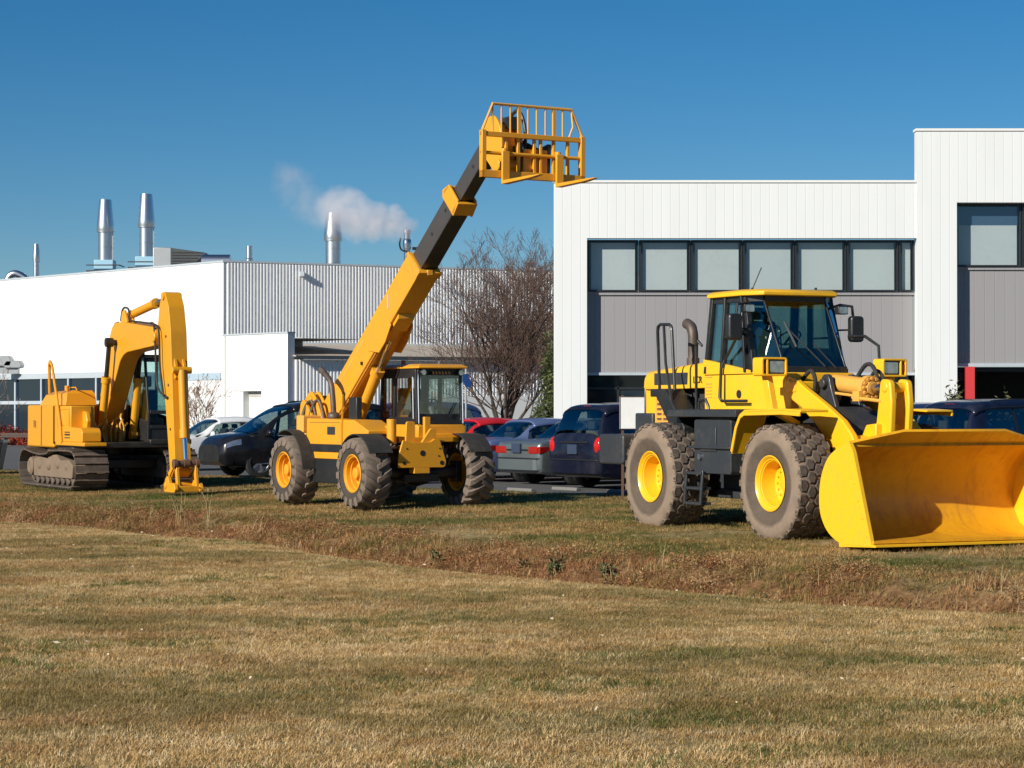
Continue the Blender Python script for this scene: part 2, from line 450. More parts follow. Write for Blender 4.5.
dry = ramp(nt, fine, [(.3, (.15, .10, .045)), (.5, (.34, .245, .115)), (.72, (.52, .40, .21))])
grn = ramp(nt, fine, [(.3, (.035, .04, .012)), (.55, (.10, .105, .032)), (.75, (.17, .16, .06))])
k = math_(nt, 'ADD', math_(nt, 'MULTIPLY', streak, .6), math_(nt, 'MULTIPLY', mid, .4))
gm = ramp(nt, k, [(.44, (0, 0, 0)), (.6, (1, 1, 1))])
lawn = mix(nt, math_(nt, 'MULTIPLY', gm, .75), dry, grn)
bk = ramp(nt, fine, [(.28, (.06, .032, .017)), (.5, (.19, .095, .045)), (.62, (.27, .15, .07)), (.78, (.14, .13, .04))])
base = mix(nt, at.outputs['Fac'], lawn, bk)
nt.links.new(base, b.inputs['Base Color']); b.inputs['Roughness'].default_value = .95; b.inputs['Specular IOR Level'].default_value = .1
bump(nt, b, fine, .7, .05)
ground = g.build('ground', m, smooth=True, angle=180, recalc=False); tag(ground, kind='structure', label='dry tan and olive lawn with a shallow weedy ditch across it', cat='ground')
ca = ground.data.attributes.new('bank', 'FLOAT', 'POINT')
ca.data.foreach_set('value', [bank_mask(x, y) if abs(x) < 25 and 5 < y < 70 else 0.0 for y in ys for x in xs])

# car park asphalt with its kerb
EDGE = [(-60, 92), (-15, 62.5), (-7, 54.2), (-3.5, 48.5), (1.5, 43.6), (6, 41), (14, 37.5), (60, 16)]
def kerb_line(o): return [(x - 0, y + o) for x, y in EDGE]
a = MB(); e = kerb_line(0)
poly = e + [(60, 160), (-60, 160)]
a.add([(x, y, .012) for x, y in poly], [tuple(range(len(poly)))])
m, nt, b, o_ = new_mat('worn_asphalt')
f1 = noise_(nt, 60, 4, .7); f2 = noise_(nt, .5, 4)
nt.links.new(mix(nt, f2, ramp(nt, f1, [(.3, (.045, .045, .047)), (.7, (.085, .083, .08))]), (.11, .105, .1)), b.inputs['Base Color'])
b.inputs['Roughness'].default_value = .9; bump(nt, b, f1, .3, .01)
tag(a.build('car_park', m, smooth=False), kind='structure', label='grey asphalt car park behind the machines', cat='car park')

# ---- grass built from scattered tufts
def blade_mat(name, stops, green, gamt, tr=.25, scale=.5, brown=(.33, .165, .065)):
    m, nt, b, o = new_mat(name)
    geo = N(nt, 'ShaderNodeNewGeometry'); oi = N(nt, 'ShaderNodeObjectInfo')
    mp = N(nt, 'ShaderNodeMapping'); mp.inputs['Scale'].default_value = (.4, 1.0, 1); nt.links.new(geo.outputs['Position'], mp.inputs[0])
    n1 = noise_(nt, scale, 5, .62, vec=mp.outputs[0]); n2 = noise_(nt, scale * 4.5, 4, .6, vec=geo.outputs['Position'])
    c1 = ramp(nt, math_(nt, 'ADD', math_(nt, 'MULTIPLY', oi.outputs['Random'], .65), math_(nt, 'MULTIPLY', n2, .4)), stops)
    kk = math_(nt, 'ADD', math_(nt, 'MULTIPLY', n1, .62), math_(nt, 'MULTIPLY', n2, .38))
    gm = ramp(nt, kk, [(.46, (0, 0, 0)), (.58, (1, 1, 1))])
    n3 = noise_(nt, scale * 2.1, 4, .6, vec=mp.outputs[0]); rm = ramp(nt, n3, [(.48, (0, 0, 0)), (.66, (1, 1, 1))])
    c1 = mix(nt, math_(nt, 'MULTIPLY', rm, .5), c1, brown)
    c = mix(nt, math_(nt, 'MULTIPLY', gm, gamt), c1, green)
    nt.links.new(c, b.inputs['Base Color']); b.inputs['Roughness'].default_value = .65; b.inputs['Specular IOR Level'].default_value = .2
    t = N(nt, 'ShaderNodeBsdfTranslucent'); nt.links.new(c, t.inputs[0])
    mx = N(nt, 'ShaderNodeMixShader'); mx.inputs[0].default_value = tr
    nt.links.new(b.outputs[0], mx.inputs[1]); nt.links.new(t.outputs[0], mx.inputs[2]); nt.links.new(mx.outputs[0], o.inputs[0])
    return m
M['straw'] = blade_mat('dry_grass_blade', [(.10, (.24, .13, .04)), (.38, (.56, .35, .125)), (.65, (.80, .575, .28)), (.92, (.92, .75, .48))], (.19, .155, .045), .72)
M['green'] = blade_mat('green_grass_blade', [(.15, (.04, .06, .012)), (.45, (.095, .135, .026)), (.7, (.16, .19, .045)), (.92, (.38, .33, .13))], (.08, .11, .022), .5)
M['bankgrass'] = blade_mat('bank_weed_blade', [(.15, (.10, .045, .02)), (.4, (.34, .15, .065)), (.62, (.54, .28, .125)), (.9, (.66, .47, .25))], (.19, .18, .045), .75, scale=1.1)
M['plateau'] = blade_mat('trodden_grass_blade', [(.15, (.15, .085, .03)), (.45, (.38, .235, .09)), (.8, (.58, .39, .17))], (.105, .12, .03), .9, scale=.45)
def tuft(name, n, rad, hmin, hmax, wid, lean, mat, seed):
    q = random.Random(seed); t = MB()
    for i in range(n):
        a = q.random() * 2 * PI; r = rad * math.sqrt(q.random()); p = V((r * math.cos(a), r * math.sin(a), -.008))
        h = q.uniform(hmin, hmax); d = q.random() * 2 * PI; ln = q.uniform(.15, lean) * h
        dv = V((math.cos(d), math.sin(d), 0)); sd = V((-dv.y, dv.x, 0)) * wid * q.uniform(.6, 1.2)
        mid_ = p + dv * ln * .35 + V((0, 0, h * .6)); tip = p + dv * ln + V((0, 0, h))
        t.add([p - sd, p + sd, mid_ + sd * .75, mid_ - sd * .75, tip], [(0, 1, 2, 3), (3, 2, 4)])
    me = bpy.data.meshes.new(name); me.from_pydata(t.v, [], t.f); me.materials.append(mat); me.update()
    return bpy.data.objects.new(name, me)
def scatter(name, cells, tufts, density, smin, smax, seed, label, dens=None):
    """cells: ground-grid cells the grass grows on; tufts: prototypes; the result is one object of instanced tufts"""
    me = bpy.data.meshes.new(name); idx = {}; vs = []; fs = []
    for (i, j) in cells:
        f = []
        for (p, q) in ((i, j), (i + 1, j), (i + 1, j + 1), (i, j + 1)):
            if (p, q) not in idx: idx[(p, q)] = len(vs); vs.append(g.v[q * nx + p])
            f.append(idx[(p, q)])
        fs.append(f)
    me.from_pydata(vs, [], fs); me.update()
    d = me.attributes.new('dens', 'FLOAT', 'POINT'); d.data.foreach_set('value', [dens(v) if dens else 1.0 for v in vs])
    o = bpy.data.objects.new(name, me); COL.objects.link(o)
    ng = bpy.data.node_groups.new(name + '_scatter', 'GeometryNodeTree')
    ng.interface.new_socket('Geometry', in_out='INPUT', socket_type='NodeSocketGeometry'); ng.interface.new_socket('Geometry', in_out='OUTPUT', socket_type='NodeSocketGeometry')
    gi = ng.nodes.new('NodeGroupInput'); go = ng.nodes.new('NodeGroupOutput'); jn = ng.nodes.new('GeometryNodeJoinGeometry')
    for k_, t in enumerate(tufts):
        dp = ng.nodes.new('GeometryNodeDistributePointsOnFaces'); na = ng.nodes.new('GeometryNodeInputNamedAttribute'); na.data_type = 'FLOAT'; na.inputs[0].default_value = 'dens'
        mu = ng.nodes.new('ShaderNodeMath'); mu.operation = 'MULTIPLY'; mu.inputs[1].default_value = density / len(tufts)
        ng.links.new(na.outputs[0], mu.inputs[0]); ng.links.new(mu.outputs[0], dp.inputs['Density']); dp.inputs['Seed'].default_value = seed + k_
        ng.links.new(gi.outputs[0], dp.inputs['Mesh'])
        ob = ng.nodes.new('GeometryNodeObjectInfo'); ob.inputs['Object'].default_value = t; ob.inputs['As Instance'].default_value = True
        ip = ng.nodes.new('GeometryNodeInstanceOnPoints'); ng.links.new(dp.outputs['Points'], ip.inputs['Points']); ng.links.new(ob.outputs['Geometry'], ip.inputs['Instance'])
        rv = ng.nodes.new('FunctionNodeRandomValue'); rv.data_type = 'FLOAT_VECTOR'
        rv.inputs[0].default_value = (-.12, -.12, 0); rv.inputs[1].default_value = (.12, .12, 6.283); rv.inputs['Seed'].default_value = seed + 31 + k_
        rs = ng.nodes.new('FunctionNodeRandomValue'); rs.data_type = 'FLOAT'; rs.inputs[2].default_value = smin; rs.inputs[3].default_value = smax; rs.inputs['Seed'].default_value = seed + 77 + k_
        ng.links.new(rv.outputs[0], ip.inputs['Rotation']); ng.links.new(rs.outputs[1], ip.inputs['Scale'])
        ng.links.new(ip.outputs[0], jn.inputs[0])
    ng.links.new(jn.outputs[0], go.inputs[0])
    md = o.modifiers.new('scatter', 'NODES'); md.node_group = ng
    return tag(o, label, 'grass', kind='stuff')
cl, cb, cp = [], [], []
for j in range(len(ys) - 1):
    y = ys[j]
    if y < 9.5 or y > 60: continue
    for i in range(nx - 1):
        x = xs[i]
        if abs(x) > .26 * y + 5: continue
        n, f = near_(x), far_(x)
        if y < n + .35: cl.append((i, j))
        if n < y < f - .2: cb.append((i, j))
        if y > f - .9 and y < interp(EDGE, x) - .1: cp.append((i, j))
tl = [tuft('lawn_tuft', 50, .10, .010, .036, .0022, 2.1, M['straw'], 3 + k) for k in range(4)]
tg = [tuft('green_tuft', 40, .09, .015, .05, .0026, 1.5, M['green'], 83 + k) for k in range(2)]
tb = [tuft('bank_tuft', 40, .13, .03, .10, .0036, 1.6, M['bankgrass'], 23 + k) for k in range(4)]
tp = [tuft('plateau_tuft', 36, .14, .02, .065, .0035, 1.4, M['plateau'], 43 + k) for k in range(3)]
scatter('lawn_grass', cl, tl, 300, .5, 1.3, 5, 'dry tan and olive mown grass of the near lawn', lambda v: .55 + .9 * max(0, .55 + .9 * noise.noise(V((v[0] * .5, v[1] * .9, 5)))))
scatter('green_grass', cl + cp, tg, 60, .5, 1.25, 55, 'darker green grass tufts growing through the dry lawn', lambda v: max(0, min(2.0, 5.5 * (noise.noise(V((v[0] * .38, v[1] * .8, 51))) + .5 * noise.noise(V((v[0] * 1.3, v[1] * 2.2, 31))) - .13 + .12 * sm((14.5 - v[1]) / 4)))))
scatter('ditch_weeds', cb, tb, 95, .4, 1.3, 15, 'rusty brown weeds and long grass on the ditch bank', lambda v: min(1, max(0, (far_(v[0]) - .2 - v[1]) / .8)) * max(.15, .8 + 1.2 * noise.noise(V((v[0] * .8, v[1] * .8, 15)))))
def scrub(name, n, size, mat, seed):
    q = random.Random(seed); t = MB()
    for i in range(n):
        p = V((q.gauss(0, .07), q.gauss(0, .07), abs(q.gauss(0, .05)))); d = V((q.gauss(0, 1), q.gauss(0, 1), q.gauss(.4, .7))).normalized(); w_ = d.orthogonal().normalized(); l_ = size * q.uniform(.5, 1.4)
        t.add([p, p + d * l_ + w_ * l_ * .45, p + d * l_ * 2, p + d * l_ - w_ * l_ * .45], [(0, 1, 2, 3)])
    me = bpy.data.meshes.new(name); me.from_pydata(t.v, [], t.f); me.materials.append(mat); me.update(); return bpy.data.objects.new(name, me)
M['dryleaf'] = blade_mat('dry_weed_leaf', [(.15, (.09, .035, .018)), (.4, (.30, .115, .055)), (.65, (.46, .22, .10)), (.9, (.62, .45, .24))], (.12, .14, .03), .6, scale=1.4)
scatter('ditch_scrub', cb, [scrub('dry_scrub', 70, .0105, M['dryleaf'], 90 + k) for k in range(3)], 60, .5, 1.6, 35, 'dry reddish leafy ground weeds on the ditch bank', lambda v: max(0, .5 + 1.8 * noise.noise(V((v[0] * 1.1, v[1] * .9, 75)))))
M['fleck'] = simple('pale_fallen_leaf', (.62, .52, .38), .8, var=.4)
scatter('fallen_leaves', cl, [scrub('leaf_fleck', 1, .016, M['fleck'], 120 + k) for k in range(3)], .9, .6, 1.6, 65, 'pale fallen leaves scattered over the near lawn')
M['deadstem'] = blade_mat('dead_stem', [(.2, (.22, .12, .06)), (.6, (.5, .34, .17)), (.9, (.72, .58, .36))], (.3, .22, .1), .3)
scatter('dead_stems', cb, [tuft('stem_tuft', 7, .16, .14, .34, .0035, 1.1, M['deadstem'], 140 + k) for k in range(3)], 5, .4, 1.2, 75, 'thin dead stalks standing in the ditch weeds', lambda v: max(0, .5 + 2 * noise.noise(V((v[0] * .9, v[1] * .7, 99)))))
scatter('trodden_grass', cp, tp, 80, .4, 1.2, 25, 'short trodden grass strip the machines stand on', lambda v: max(.1, .7 + 1.2 * noise.noise(V((v[0] * .5, v[1] * .6, 25)))))

# ------------------------------------------------------------------ wheel loader
def loader_wheel():
    """wheel about the local y axis, outer face towards -y"""
    wv = sub('wheel', None)
    t = MB(); hw = .29
    prof = [(.36, -.25), (.40, -.275), (.50, -.305), (.62, -.318), (.70, -.31), (.755, -.285), (.78, -.24), (.786, -.12), (.788, 0)]
    prof = prof + [(r, -h) for r, h in prof[-2::-1]]
    t.lathe(prof, n=64); t.cur = 1
    def lug(th, y, ln, wd, r0, r1, tw=0, slope=0):
        c, s_ = math.cos(th), math.sin(th); er = V((c, 0, s_)); et = V((-s_, 0, c)); ey = V((0, 1, 0))
        base, top = [], []
        for k in range(6):
            a = 2 * PI * k / 6 + tw
            p, q = math.cos(a) * ln, math.sin(a) * wd
            base.append(er * (r0 - slope * abs(y + q)) + et * p * 1.12 + ey * (y + q * 1.12)); top.append(er * (r1 - slope * abs(y + q)) + et * p * .86 + ey * (y + q * .86))
        t.loft([base, top])
    n = 26
    for i in range(n):
        th = 2 * PI * i / n
        for row, y in enumerate((-.235, -.118, 0, .118, .235)):
            jit = ((i * 7 + row * 13) % 5 - 2) * .006
            lug(th + (PI / n if row % 2 else 0) + jit, y, .088, .066 if abs(y) < .2 else .07, .775, .815 - (.012 if abs(y) > .2 else 0), tw=.5, slope=.03)
        # shoulder bars
        for sd in (-1, 1):
            c, s_ = math.cos(th + .02), math.sin(th + .02); er = V((c, 0, s_)); et = V((-s_, 0, c))
            def pt(rr, y, p): return er * rr + et * p + V((0, sd * y, 0))
            t.cur = 0
            t.hexa([pt(.735, .288, -.045), pt(.735, .288, .045), pt(.775, .2, .05), pt(.775, .2, -.05), pt(.742, .312, -.04), pt(.742, .312, .04), pt(.80, .285, .045), pt(.80, .285, -.045)])
            t.cur = 1
    ty = t.build('tyre', [M['ltyre'], M['llug']], wv, angle=40)
    r = MB()
    r.lathe([(.372, -.262), (.385, -.282), (.372, -.288), (.352, -.27), (.34, -.25), (.325, -.245), (.318, -.225), (.306, -.22), (.285, -.06), (.275, -.03), (.13, -.02), (.12, -.05), (.10, -.06), (0, -.06)], n=48)
    r.lathe([(.372, .262), (.385, .282), (.352, .27), (.3, .2), (.3, .02), (0, .02)], n=48)
    for i in range(14):
        a = 2 * PI * i / 14; r.cyl((.20 * math.cos(a), -.02, .20 * math.sin(a)), (.20 * math.cos(a), -.05, .20 * math.sin(a)), .016, n=6)
    r.cyl((.15, -.02, .12), (.15, -.045, .12), .012, n=8)
    r.build('rim', M['yellow'], wv, angle=30)
    return wv

LX, LY, LZ, LA = 4.696, 30.5, -.114, .437 - PI / 2
ld = thing('wheel_loader', 'big lemon yellow wheel loader with a wide front bucket lowered to the grass', 'wheel loader', (LX, LY, LZ), LA)
Y = M['yellow']; CH = M['charcoal']; BK = M['black']
w0 = loader_wheel(); w0.parent = ld; w0.location = (0, -1.03, .80)
for (x, y, a, sp) in ((0, 1.03, PI, .2), (-3.4, -1.03, 0, .5), (-3.4, 1.03, PI, .9)):
    c = dup(w0, ld, (x, y, .80)); c.rotation_euler = (0, sp, a)
# axles, frames
b_ = MB(); b_.cyl((0, -.8, .8), (0, .8, .8), .17, n=16); b_.lathe([(0, -.3), (.25, -.26), (.32, 0), (.25, .26), (0, .3)], (0, 0, .8), 'y', 18)
b_.brk(); b_.cyl((-3.4, -.8, .8), (-3.4, .8, .8), .17, n=16); b_.lathe([(0, -.3), (.25, -.26), (.32, 0), (.25, .26), (0, .3)], (-3.4, 0, .8), 'y', 18)
b_.build('axle', M['mud'], ld)
b_ = MB()
b_.prism([(-1.1, .62), (.55, .62), (.75, .95), (.45, 1.35), (-.2, 1.75), (-1.05, 1.5)], -.42, -.34); b_.prism([(-1.1, .62), (.55, .62), (.75, .95), (.45, 1.35), (-.2, 1.75), (-1.05, 1.5)], .34, .42)
b_.box(-1.0, .5, -.34, .34, .75, 1.0); b_.box(-.75, .2, -.34, .34, 1.3, 1.38)
b_.cyl((-1.45, 0, .6), (-1.45, 0, 1.5), .14)
b_.box(-1.5, -.95, -.25, .25, .6, .75); b_.box(-1.5, -.95, -.25, .25, 1.3, 1.45)
b_.cyl((-.05, -.44, 1.66), (-.05, .44, 1.66), .09)
b_.build('front_frame', CH, ld, bevel=.01)
b_ = MB(); b_.box(-4.7, -1.6, -.5, .5, .62, 1.25); b_.box(-4.7, -3.0, -.46, .46, 1.25, 1.6); b_.box(-2.9, -1.5, -.6, .6, 1.25, 1.62)
b_.box(-3.0, -2.0, -.55, .55, .5, .62); b_.build('rear_frame', CH, ld, bevel=.015)
# bucket cylinder tower
b_ = MB()
for s in (-1, 1):
    b_.prism(fillet([(-.75, 1.5), (-.45, 2.05), (-.36, 2.3), (-.2, 2.3), (-.14, 2.1), (.15, 1.5)], .08), s * .2 - .035, s * .2 + .035)
b_.cyl((-.28, -.3, 2.17), (-.28, .3, 2.17), .07)
b_.prism([(-.4, 1.4), (.0, 1.85), (.25, 1.75), (.6, 1.3), (.5, 1.2)], -.3, .3)
b_.build('cylinder_tower', CH, ld, bevel=.012)
# hood
def hood_ring(x, hw, zb, zt, r=.12):
    p = fillet([(-hw, zb), (hw, zb), (hw - .02, zt), (-hw + .02, zt)], [.02, .02, r, r], 5)
    return [(x, y, z) for y, z in p]
b_ = MB(); b_.loft([hood_ring(-4.99, .5, 2.2, 2.29, .04), hood_ring(-4.97, .56, 2.14, 2.36, .1), hood_ring(-4.85, .6, 2.12, 2.41), hood_ring(-3.8, .6, 2.12, 2.48), hood_ring(-2.72, .6, 2.13, 2.55)])
hood = b_.build('hood', Y, ld, angle=40)
b_ = MB(); b_.box(-4.55, -3.52, -.606, -.596, 2.19, 2.37); b_.brk(); b_.box(-4.55, -3.52, .596, .606, 2.19, 2.37); b_.build('vent_panel', M['charcoal'], hood)
text_mesh('LCR', .15, BK, hood, 'lettering', Matrix.Translation((-3.2, -.604, 2.25)) @ Matrix.Rotation(R(90), 4, 'X'), .003)
b_ = MB(); b_.box(-4.92, -4.0, -.55, -.5, 1.35, 2.12); b_.box(-4.92, -4.0, .5, .55, 1.35, 2.12); b_.box(-4.95, -4.88, -.5, .5, 1.4, 2.12)
b_.prism([(-4.0, 2.12), (-4.0, 1.4), (-3.62, 1.4)], -.55, -.5); sp = b_.build('engine_side_panel', Y, ld, bevel=.008)
b_ = MB()
b_.box(-4.56, -4.12, -.552, -.556, 1.5, 2.05); b_.cur = 1
for k in range(7): b_.box(-4.55, -4.13, -.556, -.57, 1.52 + k * .077, 1.56 + k * .077)
for k in range(3): b_.box(-4.57 + k * .2, -4.53 + k * .2, -.556, -.572, 1.5, 2.05)
b_.build('louvre', [M['rust'], M['amber_pale']], sp)
b_ = MB(); b_.box(-4.0, -2.75, -.42, .42, 1.6, 2.1); b_.bar((-3.9, -.44, 2.1), (-3.3, -.44, 1.62), .05, .07); b_.bar((-3.6, -.44, 2.1), (-3.1, -.44, 1.62), .04, .05); b_.bar((-3.05, -.45, 2.1), (-2.85, -.45, 1.62), .05, .05)
b_.build('engine_bay', M['interior'], ld)
b_ = MB(); pr = fillet([(-5.44, .95), (-4.62, .95), (-4.62, 1.42), (-5.44, 1.42)], .07); b_.prism(pr, -1.12, 1.12); b_.box(-5.2, -4.62, -.6, .6, 1.42, 1.75); b_.box(-4.98, -4.93, -.56, .56, 1.45, 2.2)
b_.build('counterweight', CH, ld, bevel=.03)
b_ = MB(); b_.tube(spline([(-3.9, -.28, 2.46), (-3.9, -.28, 2.75), (-3.9, -.28, 2.95), (-3.96, -.28, 3.08), (-4.1, -.28, 3.14)], 5), .082, 14); b_.cyl((-3.9, -.28, 2.45), (-3.9, -.28, 2.6), .1, n=14)
b_.build('exhaust_pipe', M['brownpipe'], ld, angle=60)
# rear step fender, platform, tank and ladder on both sides
for s in (-1, 1):
    b_ = MB()
    b_.prism([(-4.0, 2.12), (-3.55, 2.12), (-2.95, 1.55), (-2.95, 1.42), (-3.25, 1.42), (-3.82, 2.0), (-4.0, 2.0)], s * .64, s * .98)
    b_.build('rear_fender', BK, ld, bevel=.015)
    b_ = MB(); b_.box(-3.1, -1.12, min(s * .62, s * 1.18), max(s * .62, s * 1.18), 1.70, 1.80); b_.box(-3.05, -1.3, min(s * .55, s * .7), max(s * .55, s * .7), .95, 1.7)
    for k in range(8): b_.box(-3.05 + k * .24, -2.93 + k * .24, min(s * .66, s * 1.14), max(s * .66, s * 1.14), 1.80, 1.812)
    b_.build('platform', CH, ld, bevel=.012)
    b_ = MB(); b_.prism(fillet([(-2.4, .88), (-1.35, .88), (-1.35, 1.66), (-2.4, 1.66)], .05), s * .72, s * 1.12)
    b_.box(-2.2, -1.75, min(s * 1.12, s * 1.14), max(s * 1.12, s * 1.14), 1.2, 1.55); b_.box(-2.5, -1.3, min(s * .75, s * 1.17), max(s * .75, s * 1.17), 1.24, 1.28)
    tk = b_.build('tank_box', CH, ld, bevel=.015)
    b_ = MB(); b_.cyl((-2.2, s * 1.12, 1.12), (-2.2, s * 1.16, 1.12), .045); b_.build('filler_cap', M['steel'], tk)
    b_ = MB()
    for x in (-2.55, -2.08): b_.bar((x, s * 1.16, .92), (x, s * 1.2, .42), .05, .03)
    for z in (.44, .66, .88): b_.box(-2.55, -2.08, min(s * 1.02, s * 1.2), max(s * 1.02, s * 1.2), z - .02, z + .02)
    b_.build('ladder', CH, ld, bevel=.005)
    b_ = MB(); b_.tube(fillet([(-3.75, s * .95, 2.1), (-3.82, s * .95, 3.1), (-3.38, s * .95, 3.08), (-3.28, s * .95, 2.1)], [0, .08, .08, 0]) if False else [(-3.75, s * .95, 2.1), (-3.81, s * .95, 3.0), (-3.79, s * .95, 3.07), (-3.73, s * .95, 3.1), (-3.45, s * .95, 3.09), (-3.39, s * .95, 3.06), (-3.37, s * .95, 3.0), (-3.28, s * .95, 2.1)], .024, 8)
    b_.tube([(-3.62, s * .95, 3.09), (-3.56, s * .95, 2.5), (-3.35, s * .95, 1.85), (-3.1, s * .95, 1.75)], .022, 8)
    b_.build('handrail', BK, ld)
    b_ = MB(); b_.tube([(-2.86, s * .82, 1.78), (-2.86, s * .82, 2.75), (-2.8, s * .82, 2.82), (-2.72, s * .8, 2.75)], .02, 8)
    b_.brk(); b_.tube([(-2.3, s * 1.1, 1.8), (-2.28, s * 1.1, 1.93), (-2.1, s * 1.1, 1.95), (-2.02, s * 1.1, 1.86), (-2.0, s * 1.1, 1.72)], .02, 8); b_.build('grab_rail', BK, ld)
# front fenders
for s in (-1, 1):
    b_ = MB(); ln = [(-1.12, 1.18), (-1.0, 1.55), (-.9, 1.72), (-.78, 1.775), (.2, 1.79), (.66, 1.77)]
    b_.strip(ln, .03, s * .8, s * 1.24)
    b_.strip([(-1.10, 1.2), (-.98, 1.54), (-.88, 1.68), (-.78, 1.72), (.2, 1.735), (.65, 1.715)], .055, s * 1.225, s * 1.255)
    fd = b_.build('front_fender', Y, ld, bevel=.008)
    b_ = MB(); b_.bar((-.42, s * 1.0, 1.79), (-.55, s * 1.02, 2.3), .09, .14, (1, 0, 0)); b_.bar((-.42, s * .6, 1.6), (-.42, s * 1.05, 1.82), .12, .08); b_.build('lamp_bracket', Y, ld, bevel=.01)
    # headlamp with guard box
    c = V((-.5, s * 1.0, 2.40)); b_ = MB()
    out = fillet(rect(c.y - .205, c.y + .205, c.z - .13, c.z + .13), .04); inn = fillet(inset(rect(c.y - .205, c.y + .205, c.z - .13, c.z + .13), .028), .025)
    b_.frame(out, inn, c.x - .12, c.x + .13, 'yz'); b_.prism(inn, c.x - .11, c.x - .08, 'yz')
    dv = c.y + s * .11; b_.box(c.x - .05, c.x + .125, dv - .014, dv + .014, c.z - .11, c.z + .11)
    hl = b_.build('headlight', Y, ld, bevel=.006)
    b_ = MB(); y0, y1 = sorted((c.y - s * .19, c.y + s * .09)); b_.prism(fillet(rect(y0, y1, c.z - .1, c.z + .1), .02), c.x - .05, c.x + .10, 'yz'); b_.build('lamp_housing', BK, hl)
    b_ = MB(); b_.prism(fillet(rect(y0 + .025, y1 - .025, c.z - .08, c.z + .08), .02), c.x + .1, c.x + .106, 'yz'); b_.build('lens', M['lens'], hl)
    b_ = MB(); b_.box(c.x + .0, c.x + .115, min(c.y + s * .13, c.y + s * .2), max(c.y + s * .13, c.y + s * .2), c.z - .05, c.z + .05); b_.build('indicator', M['redlens'], hl, bevel=.008)
# cab
bot = [(-2.68, -.76), (-1.3, -.76), (-.84, -.52), (-.84, .52), (-1.3, .76), (-2.68, .76)]
top = [(-2.55, -.72), (-1.62, -.72), (-1.46, -.53), (-1.46, .53), (-1.62, .72), (-2.55, .72)]
zb, zt = 2.33, 3.44
def cpt(i, t, off=0):
    p = V(bot[i]) * (1 - t) + V(top[i]) * t; c = V((-1.9, 0)); d = (p - c).normalized(); return V((p.x + d.x * off, p.y + d.y * off, zb + (zt - zb) * t))
b_ = MB(); lo = [(p[0], p[1]) for p in bot]
b_.prism([(-2.72, -.76), (-1.28, -.76), (-.76, -.56), (-.76, .56), (-1.28, .76), (-2.72, .76)], 1.80, 2.33, 'xy')
b_.prism([(-1.3, -.74), (-.6, -.6), (-.6, .6), (-1.3, .74)], 1.75, 2.12, 'xy')
b_.box(-.75, -.45, -.62, .62, 2.05, 2.2)
base = b_.build('cab_base', Y, ld, bevel=.015)
# taller yellow side sills towards the rear (the belt line climbs to the back)
b_ = MB()
for s in (-1, 1): b_.prism([(-2.72, 2.32), (-1.3, 2.32), (-1.32, 2.36), (-2.70, 2.55)], s * .79, s * .73)
b_.box(-2.72, -2.69, -.76, .76, 2.33, 2.5); b_.build('door_sill', Y, ld, bevel=.004)
b_ = MB(); zs = 0
for i, r_ in ((0, .05), (1, .045), (4, .045), (5, .05)): b_.bar(cpt(i, 0, -.03), cpt(i, 1, -.03), .11, .08, (1, 0, 0))
for i in (2, 3): b_.bar(cpt(i, 0, -.02), cpt(i, 1, -.02), .03, .03, (1, 0, 0))
for i in range(6):
    j = (i + 1) % 6; b_.bar(cpt(i, .97, -.03), cpt(j, .97, -.03), .07, .10); b_.bar(cpt(i, .02, -.02), cpt(j, .02, -.02), .05, .08 if i != 2 else .14)
for s in (-1, 1):
    b_.bar((-2.2, s * .755, 2.34), (-2.14, s * .72, 3.44), .05, .09, (0, 1, 0)); b_.bar((-1.5, s * .75, 2.34), (-1.66, s * .72, 3.44), .05, .13, (0, 1, 0))
    b_.bar((-2.2, s * .752, 2.86), (-1.6, s * .74, 2.86), .03, .03)
b_.bar((-2.66, -.2, 2.35), (-2.54, -.2, 3.42), .06, .06); b_.bar((-2.66, .2, 2.35), (-2.54, .2, 3.42), .06, .06)
b_.build('cab_frame', BK, ld, bevel=.008)
for i, nm in ((0, 'side_window'), (1, 'quarter_window'), (2, 'windscreen'), (3, 'quarter_window'), (4, 'side_window'), (5, 'rear_window')):
    j = (i + 1) % 6; q = [cpt(i, .01, -.008), cpt(j, .01, -.008), cpt(j, .96, -.008), cpt(i, .96, -.008)]
    nrm = (q[1] - q[0]).cross(q[3] - q[0]).normalized() * .006
    b_ = MB(); b_.hexa([p - nrm for p in q] + [p for p in q]); b_.build(nm, M['cabglass'], ld, smooth=False)
b_ = MB(); rp = [(-2.58, -.8), (-1.6, -.8), (-1.27, -.62), (-1.27, .62), (-1.6, .8), (-2.58, .8)]
rp2 = [(-2.5, -.74), (-1.65, -.74), (-1.35, -.58), (-1.35, .58), (-1.65, .74), (-2.5, .74)]
b_.loft([[(x, y, 3.445) for x, y in rp], [(x, y, 3.50) for x, y in rp], [(x, y, 3.535) for x, y in rp2]])
b_.build('cab_roof', Y, ld, bevel=.012)
b_ = MB(); b_.box(-2.55, -1.2, -.6, .6, 2.2, 2.36)
b_.prism([(-1.4, 2.36), (-.98, 2.36), (-1.02, 2.56), (-1.25, 2.7)], -.45, .45); b_.bar((-1.35, 0, 2.6), (-1.55, 0, 2.82), .06, .06); b_.build('dashboard', M['interior'], ld, bevel=.02)
b_ = MB(); b_.lathe([(.17, -.014), (.186, 0), (.17, .014), (.156, 0)], (0, 0, 0), 'z', 24, True); b_.bar((-.16, 0, 0), (.16, 0, 0), .03, .02)
o = b_.build('steering_wheel', BK, ld); o.location = (-1.58, 0, 2.85); o.rotation_euler = (0, R(-35), 0)
